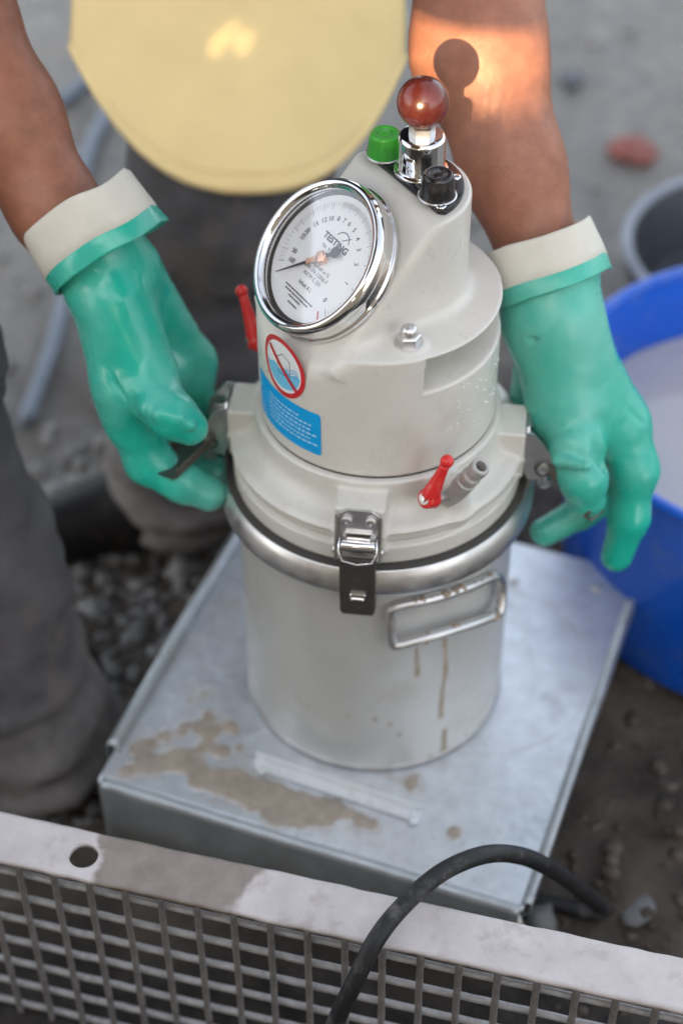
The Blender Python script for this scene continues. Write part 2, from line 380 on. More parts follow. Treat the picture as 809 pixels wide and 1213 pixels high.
stone('stone', (0.2219,-0.1856,-0.0940), .015, STONE, 'pale flat stone beside the end of the black cable', 'stone', .22)
stone('stone', (0.1353,-0.2040,-0.0850), .015, STONE, 'tan stone under the bend of the black cable at the tray corner', 'stone', .7)

# ================================================================ added unseen board behind the camera, shading the scene around one sun gap
d0 = Vector((SUN.x, SUN.y, 0)).normalized(); perp = Vector((-d0.y, d0.x, 0)); tanE = math.tan(EL)
A1 = Vector((0.0747,0.1300,0.4980)); DIST = 1.5
hc = A1+d0*DIST; zlo = A1.z+DIST*tanE
hd = empty('sun_blocker', (hc.x, hc.y, GZ), 'added plywood sun blocker with a gap and three holes, out of view behind the camera', 'sun blocker')
mh = frame((hc.x, hc.y, 0), (0, 0, 1), perp)
def on_board(p):
    p = Vector(p); t = ((hc-p).dot(d0))/d0.dot(Vector((SUN.x, SUN.y, 0)))*1.0; q = p+SUN*t; return (q-hc).dot(perp), q.z
spots = [on_board(q) for q in ((-0.0923,-0.1500,0.6932), (-0.0851,-0.1420,0.6970), (-0.0767,-0.1470,0.6940))]
hx = np.arange(-.45, .2505, .002); hz = np.arange(zlo-.15, zlo+.38, .0025); ok = {}; V = []; F = []
def hv(i, j):
    if (i, j) not in ok: ok[(i, j)] = len(V); V.append((hx[i], 0, hz[j]))
    return ok[(i, j)]
for i in range(len(hx)-1):
    for j in range(len(hz)-1):
        x_, z_ = (hx[i]+hx[i+1])/2, (hz[j]+hz[j+1])/2
        if (-.055 < x_ < .085 and zlo-.040*abs(((x_*125+.3*math.sin(x_*90)) % 1)-.5)*2+.027 < z_ < zlo+.053) or any(math.hypot(x_-a, z_-b) < .0036 for a, b in spots): continue  # toothed gap and pinholes shape the sun patch and the cap spots
        F.append((hv(i, j), hv(i+1, j), hv(i+1, j+1), hv(i, j+1)))
o = mesh('sun_blocker_panel', xf(np.array(V), mh), F, WOOD, hd, False); md = o.modifiers.new('t', 'SOLIDIFY'); md.thickness = .004; md.offset = 0
hx0, hx1, hz0, hz1 = hx[0], hx[-1], hz[0], hz[-1]
for x0, x1, z0, z1 in ((-1.3, hx0+.03, GZ, 1.42), (hx1-.03, 1.3, GZ, 1.42), (hx0+.03, hx1-.03, GZ, hz0+.03), (hx0+.03, hx1-.03, hz1-.03, 1.42)):
    v, f = box(x1-x0, .018, z1-z0, 0, 1, mh, ((x0+x1)/2, -.014 if x1-x0 > .8 else -.013, (z0+z1)/2)); mesh('sun_blocker_panel', v, f, WOOD, hd, False)
for x in (-1.25, 1.25):
    v, f = box(.09, .09, 1.5, .004, 1, mh, (x, -.075, .75+GZ)); mesh('sun_blocker_post', v, f, WOOD, hd, False)

# ================================================================ galvanised tray
YAW = -.361; tray = empty('galvanised_tray', (0, 0, GZ), 'galvanised steel box with a raised lip, splashed with mud, carrying the air meter', 'tray')
MT = Matrix.Rotation(YAW, 4, 'Z')
U0, U1, V0, V1 = -.1772, .1915, -.1922, .1995
nu, nv = 240, 250
uu = np.linspace(U0, U1, nu); vv = np.linspace(V0, V1, nv); UU, VV = np.meshgrid(uu, vv, indexing='ij')
def loc(p):
    q = MT.inverted()@Vector(p); return q.x, q.y
blobs = [((-0.1954,-0.1002,0.0000), .009), ((-0.1810,-0.1021,0.0000), .010), ((-0.1671,-0.0977,0.0000), .011), ((-0.1525,-0.1024,0.0000), .010), ((-0.1459,-0.1202,0.0000), .008), ((-0.1304,-0.1203,0.0000), .013), ((-0.1139,-0.1266,0.0000), .015), ((-0.0974,-0.1355,0.0000), .016), ((-0.0819,-0.1443,0.0000), .019), ((-0.0643,-0.1513,0.0000), .019), ((-0.0483,-0.1531,0.0000), .014), ((-0.0344,-0.1499,0.0000), .009), ((-0.0248,-0.1551,0.0000), .004), ((-0.0151,-0.1611,0.0000), .004), ((-0.0069,-0.1654,0.0000), .0035),
 ((-0.2051,-0.0865,0.0000), .006), ((-0.1927,-0.0793,0.0000), .006), ((-0.1802,-0.0721,0.0000), .006), ((-0.1661,-0.0666,0.0000), .006), ((-0.1518,-0.0631,0.0000), .007), ((-0.1452,-0.0500,0.0000), .006), ((-0.1399,-0.0687,0.0000), .006), ((-0.1478,-0.0843,0.0000), .008), ((-0.1559,-0.0933,0.0000), .008), ((-0.1257,-0.0624,0.0000), .006), ((-0.1303,-0.0890,0.0000), .007), ((-0.2102,-0.1108,0.0000), .005), ((0.0276,-0.1244,0.0000), .004), ((0.0609,-0.1744,0.0000), .003), ((-0.1509,-0.0251,0.0000), .004), ((-0.1616,-0.0327,0.0000), .003), ((-0.1176,-0.0855,0.0000), .003)]
D = np.full(UU.shape, 1e3)
for (p, r) in blobs:
    a, b_ = loc(p); D = smin(D, np.hypot(UU-a, VV-b_)-r, .004)
D = D-.0022+(fbm(UU, VV, 0*UU, .012)-.47)*.012
mudA = np.clip(.5-D/.0016, 0, 1)
thin = np.clip((.035-np.abs(UU-(U0+.028)))/.035, 0, 1)*np.clip((VV+.20)/.1, 0, 1)*np.clip((fbm(UU, VV, 0*UU+5, .03)-.40)*5, 0, 1)*.55
frontm = np.clip((.06-(VV-V0))/.06, 0, 1)*np.clip((fbm(UU, VV, 0*UU+8, .05)-.50)*5, 0, 1)*.25
rr = np.hypot(UU-loc((.092, .0059, 0))[0], VV-loc((.092, .0059, 0))[1])
ring = np.exp(-((rr-.0996)/.0013)**2)*.55*np.clip(fbm(UU, VV, 0*UU+2, .03)*2-.5, 0, 1)*(UU > .04)
halo = np.clip(.5-(D-.006)/.008, 0, 1)*np.clip((fbm(UU, VV, 0*UU+11, .02)-.36)*5, 0, 1)*.5
spk = np.clip((fbm(UU, VV, 0*UU+13, .008, 2)-.56)*12, 0, 1)*np.clip(.9-D/.07, 0, 1)*.7
mudA = np.maximum.reduce([mudA, halo, spk, thin, frontm, ring])
ZT = np.clip(-D/.003, 0, 1)*.0024*(.7+.6*fbm(UU, VV, 0*UU+6, .01))+(fbm(UU, VV, 0*UU+4, .12, 2)-.4)*.0012
edge = np.minimum.reduce([UU-U0, U1-UU, VV-V0, V1-VV]); ZT = ZT-.0006
ZT = ZT-np.where(VV-V0 < .006, (.006-(VV-V0))**2/.012, 0)
P = np.stack([UU, VV, ZT], -1).reshape(-1, 3)
F = [(i*nv+j, (i+1)*nv+j, (i+1)*nv+j+1, i*nv+j+1) for i in range(nu-1) for j in range(nv-1)]
top = mesh('top_sheet', xf(P, MT), F, GALV, tray)
a_ = top.data.attributes.new('mud', 'FLOAT', 'POINT'); a_.data.foreach_set('value', mudA.reshape(-1).astype(np.float32))
def strip(name, path, u0, u1, along='u', th=.0015, m=GALVS, n=40):
    # bent sheet: a section path extruded along one axis, with slight waviness
    V = []; k = len(path); F = []
    for i in range(n+1):
        s = u0+(u1-u0)*i/n; wv = (noise(s, 0., 1., .06)-.5)*.0012
        for a, b_ in path: V.append((s, a+wv, b_) if along == 'u' else (a+wv, s, b_))
    for i in range(n):
        for j in range(k-1): F.append((i*k+j, (i+1)*k+j, (i+1)*k+j+1, i*k+j+1))
    o = mesh(name, xf(np.array(V), MT), F, m, tray)
    md = o.modifiers.new('sheet', 'SOLIDIFY'); md.thickness = th; md.offset = 0
    return o
def arc(c, r, a0, a1, n=6): return [(c[0]+r*math.cos(R_(a)), c[1]+r*math.sin(R_(a))) for a in np.linspace(a0, a1, n)]
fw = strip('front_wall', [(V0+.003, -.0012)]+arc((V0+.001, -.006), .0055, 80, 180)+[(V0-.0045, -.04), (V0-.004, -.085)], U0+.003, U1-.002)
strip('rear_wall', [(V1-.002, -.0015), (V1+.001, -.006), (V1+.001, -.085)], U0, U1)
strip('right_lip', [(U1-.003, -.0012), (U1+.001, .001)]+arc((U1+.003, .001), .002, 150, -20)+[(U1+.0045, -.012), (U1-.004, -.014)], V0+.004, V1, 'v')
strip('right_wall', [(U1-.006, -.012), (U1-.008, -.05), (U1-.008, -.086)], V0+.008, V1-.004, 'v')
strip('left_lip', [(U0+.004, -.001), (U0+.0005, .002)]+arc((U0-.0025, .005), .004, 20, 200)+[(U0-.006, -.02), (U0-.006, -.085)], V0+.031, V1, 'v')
for (u, v) in ((U0+.02, V0+.03), (U1-.02, V0+.03), (U0+.02, V1-.03), (U1-.02, V1-.03)):
    vv_, ff = lathe(rounded([(.0, -.10), (.015, -.10), (.015, -.084), (0, -.084)], .001), 20, MT@Matrix.Translation((u, v, 0))); mesh('foot', vv_, ff, GASKET, tray, sharp=40)
v, f = tube([MT@Vector((U1-.012, V0+.004, -.003)), MT@Vector((U1+.004, V0+.004, -.05)), MT@Vector((U1+.006, V0+.004, -.086))], .006, 6, flat=.4); mesh('corner_post', v, f, DSTEEL, tray)
# retaining strip with screws (stands on the tray near the front)
a = MT.inverted()@Vector((-0.1041,-0.1028,0.0000)); b = MT.inverted()@Vector((0.0340,-0.1607,0.0000))
an = math.atan2(b.y-a.y, b.x-a.x); L_ = (b-a).length; ms = MT@Matrix.Translation((a+b)/2)@Matrix.Rotation(an, 4, 'Z')
v, f = join(box(L_, .0024, .0105, .0007, 1, ms, (0, .005, .0060)), box(L_, .0095, .0018, .0004, 1, ms, (0, -.0002, .0014)))
mesh('retaining_strip', v, f, ZINC, tray, False)
for s, col in ((-.43, 0), (.475, 1)):
    v, f = join(lathe(rounded([(0, .0018), (.0045, .0018), (.0045, .0050), (.003, .0058), (0, .006)], .0006), 6, ms@Matrix.Translation((s*L_, -.005, 0))), lathe([(.0022, .004), (.0022, .010), (.0012, .0112), (0, .0112)], 10, ms@Matrix.Translation((s*L_, -.005, 0))))
    mesh('screw', v, f, ZINC, tray, sharp=35)
for px in ((-0.2069,-0.0992,0.0000), (0.2075,0.0996,0.0000), (0.1323,0.1102,0.0000)):
    v, f = lathe(rounded([(.0, .003), (.003, .0026), (.0042, .0008), (.0046, -.0005)], .0006), 14, frame(px, (0, 0, 1))); mesh('rivet', v, f, DSTEEL, tray)

# ================================================================ air meter
AM = empty('air_meter', (0, 0, .0), 'cream concrete air content meter with a round pressure gauge, standing on the galvanised tray', 'air meter')
PR, FR = .1105, .123
# pot
n = 300; zz = np.linspace(.003, .2225, 150); aa = np.linspace(0, 2*np.pi, n, endpoint=False)
AA, ZZ = np.meshgrid(aa, zz, indexing='ij'); RR = PR+0*AA-np.where(ZZ < .006, (.006-ZZ)*.5, 0)
mudP = np.zeros_like(AA)
def drip(ang, z0, z1, wd, wig=.0012):
    global mudP
    d = np.abs(((AA-ang-wig/PR*np.sin(ZZ*70)-wig/PR*.25*np.sin(ZZ*190)+np.pi) % (2*np.pi)-np.pi)*PR)
    on = np.clip((z0-ZZ)/.003, 0, 1)*np.clip((ZZ-z1)/.003, 0, 1); ww = wd*(1+.5*np.exp(-((ZZ-z1-.004)/.006)**2))
    mudP = np.maximum(mudP, np.clip((ww-d)/.0012+.3, 0, 1)*on)
def angz(p): return math.atan2(p[1], p[0]), p[2]
d1 = angz((0.0304,-0.1062,0.1408)); d1b = angz((0.0318,-0.1058,0.1121)); d2 = angz((0.0531,-0.0969,0.1500)); d2b = angz((0.0554,-0.0956,0.0504)); d3 = angz((0.0558,-0.0953,0.0370)); d3b = angz((0.0565,-0.0950,-0.0003))
drip(d1[0], d1[1]+.01, d1b[1], .0016); drip(d2[0], d2[1]+.006, d2b[1], .0020); drip(d3[0], d3[1], d3b[1], .0030, .0006)
for q, r in (((-0.0023,-0.1105,0.0668), .0030), ((0.0102,-0.1100,0.0597), .0022), ((0.0181,-0.1090,0.0454), .0028), ((-0.0242,-0.1078,0.0681), .0016), ((0.0446,-0.1011,0.0052), .0035), ((0.0507,-0.0982,0.1416), .002), ((0.0762,-0.0800,0.0091), .002)):
    a0, z0 = angz(q); d = np.hypot(((AA-a0+np.pi) % (2*np.pi)-np.pi)*PR*1.2, (ZZ-z0)*.8); mudP = np.maximum(mudP, np.clip((r-d)/.001+.3, 0, 1)*.8)
mudP = np.maximum(mudP, np.clip((.004-ZZ)/.002, 0, 1)*.6)
V = np.stack([RR*np.cos(AA), RR*np.sin(AA), ZZ], -1).reshape(-1, 3); k = len(zz)
F = [(i*k+j, ((i+1) % n)*k+j, ((i+1) % n)*k+j+1, i*k+j+1) for i in range(n) for j in range(k-1)]
F.append(tuple(i*k for i in range(n-1, -1, -1)))
pot = mesh('pot', V, F, POTM, AM); a_ = pot.data.attributes.new('mud', 'FLOAT', 'POINT'); a_.data.foreach_set('value', mudP.reshape(-1).astype(np.float32))
v, f = lathe(rounded([(PR-.001, .0012), (PR+.0008, .0012), (PR+.0008, .0042), (PR-.001, .005)], .0006), 128); mesh('base_ring', v, f, DSTEEL, AM)
v, f = lathe(rounded([(PR-.002, .2215), (PR+.003, .2225), (FR-.0010, .2226), (FR+.0008, .2258), (FR+.0010, .2300), (FR+.0002, .2360), (FR-.0016, .2420), (FR-.0042, .2464), (.1175, .2470), (.110, .2470)], .0040, 4), 160); mesh('clamping_flange', v, f, STEEL, AM)
v, f = lathe(rounded([(.1182, .2466), (.1180, .2476), (.109, .2482), (.109, .252)], .0005), 128); mesh('gasket', v, f, GASKET, AM)

# lid: cone casting with four bosses
BZ = -97.7; BOSS = [R_(BZ+90*i) for i in range(4)]
def lid_f(p):
    x, y, z = p; rho = np.sqrt(x*x+y*y)
    f = s_cyl(p, .1124, .2480, .2656, .0026)
    f = np.minimum(f, s_cyl(p, .1114, .2692, .2822, .0032))
    f = np.minimum(f, s_cyl(p, .1085, .255, .278, .002))
    cone = np.maximum((rho-(.1095-(z-.2815)*1.9))*.47, np.maximum(.2795-z, z-.2905))
    f = smin(f, cone, .005)
    f = smin(f, s_cyl(p, .0938, .27, .3122, .002), .010)
    for a in BOSS:
        u = x*math.cos(a)+y*math.sin(a); t = -x*math.sin(a)+y*math.cos(a)
        f = smin(f, s_box(u-.0880, t, z-.283, .0262, .0185, .0215, .0022), .0045)
    # valve seats
    for c, r in (((.0545, -.0845, .278), .0125), ((-.074, .071, .278), .013)):
        f = smin(f, s_cap(p, c, (c[0]*1.03, c[1]*1.03, .303), r, r*.75), .007)
    return f
V, F = nets(lid_f, (-.128, -.128, .246), (.128, .128, .320), .0012); mesh('lid', V, F, CREAM, AM)
# pump housing
HA = R_(212); CA, SA = math.cos(HA), math.sin(HA); SL = R_(43.5)
S_a, S_z = .0352, .4480
def hou_f(p):
    x, y, z = p; a = x*CA+y*SA; r = -x*SA+y*CA
    f = s_cyl(p, .0892, .3136, .4190, .0018)
    th = np.arctan2(y, x); rho = np.sqrt(x*x+y*y)
    nt_ = np.maximum(np.maximum(np.abs(z-.4022)-.0142, (.052-rho)), np.maximum((R_(-70.3)-th)*rho, (th-R_(5))*rho))
    f = smax(f, -nt_, .0025)
    qa = a+.012; st = np.sqrt(np.minimum(qa, 0)**2+r*r)-.0535
    blk = np.maximum(np.maximum(st, z-.4985), np.maximum(.405-z, a-.10))
    f = smin(f, blk, .009)
    # nut seat
    f = smin(f, s_cyl(p, .0125, .40, .4205, .002, .0190, -.0690), .004)
    sl = (a-S_a)*math.cos(SL)+(z-S_z)*math.sin(SL)
    f = smax(f, sl, .007)
    return smax(f, z-.4985, .004)
V, F = nets(hou_f, (-.098, -.098, .308), (.098, .098, .506), .0015); mesh('pump_housing', V, F, CREAM, AM)
v, f = lathe([(.0885, .3105), (.0885, .3165)], 96); mesh('seam', v, f, GASKET, AM)
nutm = frame((.0190, -.0690, .4205), (0, 0, 1))
v, f = lathe(rounded([(0, 0), (.0105, 0), (.0105, .0012), (0, .0012)], .0004), 28, nutm); wn = mesh('washer', v, f, STEEL, AM, sharp=40)
v, f = join(lathe([(0, .0012), (.0086, .0012), (.0086, .0072), (.0074, .0082), (0, .0082)], 6, nutm), lathe(rounded([(.0060, .0080), (.0060, .0125), (.0042, .0150), (0, .0156)], .0012), 20, nutm)); mesh('cap_nut', v, f, STEEL, AM, sharp=35)
# top plate and controls
def ar(a, r, z): return Vector((CA*a-SA*r, SA*a+CA*r, z))
MP = Matrix(((CA, -SA, 0, 0), (SA, CA, 0, 0), (0, 0, 1, 0), (0, 0, 0, 1)))
R0 = .0480; am_ = math.acos(.0062/R0)
poly = [( -.012+R0*math.cos(t), R0*math.sin(t)) for t in np.linspace(math.pi-math.acos(.0062/R0), math.pi+math.acos(.0062/R0), 40)]
cx_ = sum(p[0] for p in poly)/len(poly)
# round the two front corners
poly = [(-.0222, .0468)]+poly[1:-1]+[(-.0222, -.0468), (-.0182, -.0432), (-.0182, .0432)]
v, f = prism(poly[::-1], .4980, .5012, MP, .0006); mesh('top_plate', v, f, BLACKP, AM, sharp=40)
pc = ar(-.0365, -.004, .5012)
pm = frame(pc, (0, 0, 1))
v, f = lathe(rounded([(0, 0), (.0192, 0), (.0192, .0022), (.0166, .0030), (.0166, .0265), (.0150, .0285), (.0100, .0288), (0, .0288)], .0008), 40, pm); mesh('pump_sleeve', v, f, CHROME, AM, sharp=50)
v, f = lathe([(0, .0288), (.0092, .0288), (.0092, .0358), (.0070, .0368), (0, .0368)], 6, pm); mesh('hex_nut', v, f, STEEL, AM, sharp=35)
bc = Vector((pc.x, pc.y, .5545))
v, f = lathe([(.0178*math.sin(t), -.0178*math.cos(t)) for t in np.linspace(.001, math.pi-.001, 32)], 48, frame(bc, (0, 0, 1))); mesh('ball_knob', v, f, REDBALL, AM)
for nm, a, r, m_ in (('green_button', -.0262, -.0345, GREENP), ('black_button', -.0275, .0290, BLACKP)):
    bm_ = frame(ar(a, r, .5012), (0, 0, 1))
    v, f = lathe(rounded([(0, 0), (.0128, 0), (.0128, .0016), (.0122, .0030), (.0108, .0170), (.0094, .0185), (.0062, .0183), (.0058, .0176), (.0048, .0176), (.0044, .0183), (0, .0185)], .0007), 36, bm_)
    o = mesh(nm, v, f, m_, AM); v, f = lathe([(.0128, .0006), (.0136, .0006), (.0136, .0014), (.0126, .0018)], 32, bm_); mesh('button_collar', v, f, STEEL, o)
for a, r in ((-.0225, .0405), (-.0515, .0165), (-.0225, -.0445)):
    v, f = lathe(rounded([(0, .0001), (.0026, .0001), (.0040, .0002), (.0036, .0012), (.0014, .0017), (.0012, .0011), (0, .0011)], .0003), 18, frame(ar(a, r, .5012), (0, 0, 1))); mesh('plate_screw', v, f, CHROME, AM, sharp=40)

# pressure gauge
PG = bpy.data.objects.new('pressure_gauge', None); COL.objects.link(PG); PG.parent = AM; PG['_base'] = (0, 0, 0)
gn = Vector((-.61515, -.38439, .68835)).normalized(); gu = Vector((.52992, -.84805, 0)); gv = gn.cross(gu)
GC = Vector((-.04004, -.01930, .45662))
GM = Matrix((gu, gv, gn)).transposed().to_4x4(); GM.translation = GC
v, f = lathe(rounded([(.040, -.0118), (.0572, -.0118), (.0582, -.0105), (.0582, -.0070), (.0568, -.0062), (.0568, .0000), (.0574, .0008), (.0574, .0060), (.0560, .0092), (.0540, .0106), (.0510, .0100), (.0500, .0080), (.0492, .0070), (.0490, .0010), (.0490, -.0012)], .0010, 4), 140, GM)
o = mesh('bezel', v, f, CHROME, PG)
v, f = lathe([(.0462, -.0004), (.0491, -.0008), (.0491, .0052)], 100, GM@Matrix.Translation((0, 0, .0002))); mesh('inner_ring', v, f, GASKET, PG)
v, f = lathe([(0, 0), (.0470, 0)], 100, GM); mesh('dial_face', v, f, WHITE, PG)
# print on the dial
TV = []; TF = []
def gq(x0, y0, x1, y1, wd, z=.0003):
    d = np.array([x1-x0, y1-y0]); nn = np.array([-d[1], d[0]])/max(np.hypot(*d), 1e-9)*wd/2; k = len(TV)
    for q in ((x0-nn[0], y0-nn[1]), (x1-nn[0], y1-nn[1]), (x1+nn[0], y1+nn[1]), (x0+nn[0], y0+nn[1])): TV.append(GM@Vector((q[0]+.002, q[1], z)))
    TF.append((k, k+1, k+2, k+3))
NUM = [('0', 319), ('1', 358), ('2', 25), ('3', 45), ('4', 61), ('5', 76), ('6', 90), ('7', 101), ('8', 112), ('10', 125), ('12', 137), ('15', 151), ('20', 166), ('25', 176), ('50', 198), ('100', 211)]
keys = [319-360, -2, 25, 45, 61, 76, 90, 101, 112, 125, 137, 151, 166, 176, 198, 211]
for i in range(len(keys)-1):
    nd = 10 if i < 8 else 5
    for j in range(nd):
        t = R_(keys[i]+(keys[i+1]-keys[i])*j/nd); major = j == 0; r0 = .0375 if major else (.0385 if j*2 == nd else .0395)
        gq(r0*math.cos(t), r0*math.sin(t), .0432*math.cos(t), .0432*math.sin(t), .00032 if major else .0002)
t = R_(211); gq(.0375*math.cos(t), .0375*math.sin(t), .0432*math.cos(t), .0432*math.sin(t), .0004)
o = mesh('scale_tick', TV, TF, INK, PG, False); tag(o, kind='stuff')
def text(s, size, m, mt, parent, name='lettering', bold=0, align='CENTER', wx=1.0):
    c = bpy.data.curves.new('t', 'FONT'); c.body = s; c.size = size; c.align_x = align; c.align_y = 'CENTER'; c.offset = bold; c.resolution_u = 3
    o = bpy.data.objects.new('t', c); COL.objects.link(o); dg = bpy.context.evaluated_depsgraph_get(); dg.update()
    me = bpy.data.meshes.new_from_object(o.evaluated_get(dg)); bpy.data.objects.remove(o); bpy.data.curves.remove(c)
    for v in me.vertices: v.co = mt@Vector((v.co.x*wx, v.co.y, 0))
    me.materials.clear(); me.materials.append(m); me.name = name
    return link(bpy.data.objects.new(name, me), parent)
def dtext(s, x, y, size, rot=0, bold=0, m=INK, wx=1.0, name='lettering'):
    return text(s, size, m, GM@Matrix.Translation((x+.002, y, .00035))@Matrix.Rotation(rot, 4, 'Z'), PG, name, bold, wx=wx)
for s, a in NUM:
    t = R_(a); q = t-math.pi/2 if math.sin(t) > -.35 else t-math.pi/2
    rot = q if a <= 211 else q+math.pi*0
    if a == 319: rot = R_(-28)
    if a in (198, 211): rot = R_(8)
    dtext(s, .0305*math.cos(t), .0305*math.sin(t), .0050, rot, .00006, name='numeral')
dtext('TESTING', 0, .0142, .0066, 0, .00022, wx=1.12)
dtext('Nr. 9', -.0055, .0078, .0042)
dtext('Luftgehalt in %', .0010, -.0062, .0041)
dtext('DIN EN 12350-7', .0010, -.0107, .0041)
dtext('ASTM C 231', .0010, -.0152, .0041)
dtext('Inhalt 8 L', -.0005, -.0225, .0042)
TV = []; TF = []
for row, (x0, x1, y) in enumerate(((-.018, .017, -.0298), (-.016, .013, -.0323), (-.009, .006, -.0348), (-.006, .005, -.0385))):
    x = x0
    while x < x1:
        l = random.uniform(.0009, .0026); gq(x, y, min(x+l, x1), y, .0011); x += l+.0006
o = mesh('fine_print', TV, TF, INK, PG, False); tag(o, kind='stuff'); TV = []; TF = []
for i in range(22):
    t0 = R_(158-i*6.4); t1 = R_(158-(i+1)*6.4)
    gq(.0075*math.cos(t0)+.0035, .0075*math.sin(t0)+.0168, .0075*math.cos(t1)+.0035, .0075*math.sin(t1)+.0168, .00075)
gq(.0035, .0182, .0105, .0238, .0006)
o = mesh('dial_emblem', TV, TF, INK, PG, False); tag(o, kind='stuff')
TV = []; TF = []; t = R_(309.5); gq(.0375*math.cos(t), .0375*math.sin(t), .0436*math.cos(t), .0436*math.sin(t), .0014); mesh('red_mark', TV, TF, PINK, PG, False)
# needle
na = R_(226); nm_ = GM@Matrix.Translation((.001, .0005, .0032))@Matrix.Rotation(na, 4, 'Z')
v, f = prism([(-.004, -.0011), (.016, -.0010), (.041, -.0002), (.041, .0002), (.016, .0010), (-.004, .0011)], 0, .0006, nm_); nd_ = mesh('needle', v, f, INK, PG, False)
v, f = join(lathe(rounded([(0, -.003), (.0052, -.003), (.0052, .0012), (.004, .0022), (0, .0024)], .0006), 6, nm_), box(.018, .0045, .0012, .0004, 1, nm_, (.004, 0, .0006))); mesh('needle_hub', v, f, BRASS, PG, sharp=35)
v, f = join(lathe(rounded([(0, 0), (.0042, 0), (.0042, .0012), (0, .0014)], .0004), 24, nm_@Matrix.Translation((-.0130, 0, 0))), box(.010, .003, .0009, .0003, 1, nm_, (-.008, 0, .0005))); mesh('counterweight', v, f, INK, PG, sharp=40)
gm = bpy.data.materials.new('gauge_glass'); gm.use_nodes = True; N = gm.node_tree; N.nodes.clear()
o_ = N.nodes.new('ShaderNodeOutputMaterial'); mx = N.nodes.new('ShaderNodeMixShader'); tr = N.nodes.new('ShaderNodeBsdfTransparent'); gl = N.nodes.new('ShaderNodeBsdfGlossy'); fr = N.nodes.new('ShaderNodeFresnel')
gl.inputs['Roughness'].default_value = .03; fr.inputs['IOR'].default_value = 1.35
for a, b in ((fr.outputs[0], mx.inputs[0]), (tr.outputs[0], mx.inputs[1]), (gl.outputs[0], mx.inputs[2]), (mx.outputs[0], o_.inputs[0])): N.links.new(a, b)
v, f = lathe([(0, .0070), (.0494, .0070)], 80, GM); mesh('glass_pane', v, f, gm, PG)

# warning sticker and blue label on the housing wall
SR = .0896
def cyl_patch(u0, u1, z0, z1, test, R, nu=60, nz=60):
    V = []; F = []; k = 0
    us = np.linspace(u0, u1, nu+1); zs = np.linspace(z0, z1, nz+1); ok = {}
    def vid(i, j):
        nonlocal k
        if (i, j) not in ok:
            a = us[i]/R; V.append((R*math.cos(a), R*math.sin(a), zs[j])); ok[(i, j)] = k; k += 1
        return ok[(i, j)]
    for i in range(nu):
        for j in range(nz):
            if test((us[i]+us[i+1])/2, (zs[j]+zs[j+1])/2): F.append((vid(i, j), vid(i+1, j), vid(i+1, j+1), vid(i, j+1)))
    return V, F
a0, a1 = R_(-156.0), R_(-126.3); uc = (a0+a1)/2*SR; zc = .3905; ru = .0232; rz = .0255
el_ = lambda u, z, s: math.hypot((u-uc)/ru, (z-zc)/rz) < s
WS = bpy.data.objects.new('warning_sticker', None); COL.objects.link(WS); WS.parent = AM; WS['_base'] = (0, 0, 0)
def disc(ri, ro, R, m, name, parent=WS, nr=8):
    V = []; F = []; n = 72
    for q in np.linspace(ri, ro, nr):
        for i in range(n):
            t = 2*math.pi*i/n; u = uc+ru*q*math.cos(t); a = u/R; V.append((R*math.cos(a), R*math.sin(a), zc+rz*q*math.sin(t)))
    for j in range(nr-1):
        for i in range(n): i2 = (i+1) % n; F.append((j*n+i, j*n+i2, (j+1)*n+i2, (j+1)*n+i))
    return mesh(name, V, F, m, parent)
disc(.0, .86, SR, STWHITE, 'sticker_face'); disc(.84, 1.0, SR+.0001, STRED, 'red_ring')
def cstroke(pts, wd, R, m, name, parent):
    V = []; F = []
    for i in range(len(pts)-1):
        p = np.array(pts[i], float); q = np.array(pts[i+1], float); d = q-p; nn = np.array([-d[1], d[0]])/np.linalg.norm(d)*wd/2
        S = 10
        k = len(V)
        for s in range(S+1):
            c = p+d*s/S
            for e in (c-nn, c+nn): a = (uc+e[0])/R; V.append((R*math.cos(a), R*math.sin(a), zc+e[1]))
        for s in range(S): F.append((k+2*s, k+2*s+2, k+2*s+3, k+2*s+1))
    return mesh(name, V, F, m, parent, False)
# water fill and wave lines
V = []; F = []; m_ = 40
for i in range(m_+1):
    u = -.0185+.037*i/m_; lo = -math.sqrt(max(.0187**2-u*u, 0)); hi = max(lo, -.0015+.0014*math.sin(u*520)); hi = min(hi, math.sqrt(max(.0187**2-u*u, 0)))
    for z in np.linspace(lo, hi, 6): a = (uc+u)/(SR+.00008); V.append(((SR+.00008)*math.cos(a), (SR+.00008)*math.sin(a), zc+z))
for i in range(m_):
    for j in range(5): F.append((i*6+j, (i+1)*6+j, (i+1)*6+j+1, i*6+j+1))
mesh('water_picture', V, F, STCYAN, WS)
for off in (-.0005, .0022, .0046):
    cstroke([(u, off-.0020+.0014*math.sin(u*520+1)) for u in np.linspace(.004, .0165, 10)], .0006, SR+.0003, STBLUE, 'wave_line', WS)
cstroke([(-.004, -.006), (-.0065, .006), (.001, .0125), (.0085, .009), (.0085, -.002), (.003, -.006), (-.004, -.006)], .0005, SR+.0003, INK, 'device_outline', WS)
cstroke([(-.0150, .0130), (.0140, -.0140)], .0034, SR+.0005, STRED, 'prohibition_bar', WS)
BL = bpy.data.objects.new('blue_label', None); COL.objects.link(BL); BL.parent = AM; BL['_base'] = (0, 0, 0)
u0, u1, z0, z1, rc = R_(-166)*SR, R_(-118.3)*SR, .3255, .3640, .003
def rrect(u, z): 
    x = max(abs(u-(u0+u1)/2)-(u1-u0)/2+rc, 0); y = max(abs(z-(z0+z1)/2)-(z1-z0)/2+rc, 0); return math.hypot(x, y) < rc
v, f = cyl_patch(u0, u1, z0, z1, rrect, SR, 110, 60); mesh('label_face', v, f, STBLUE, BL)
V = []; F = []
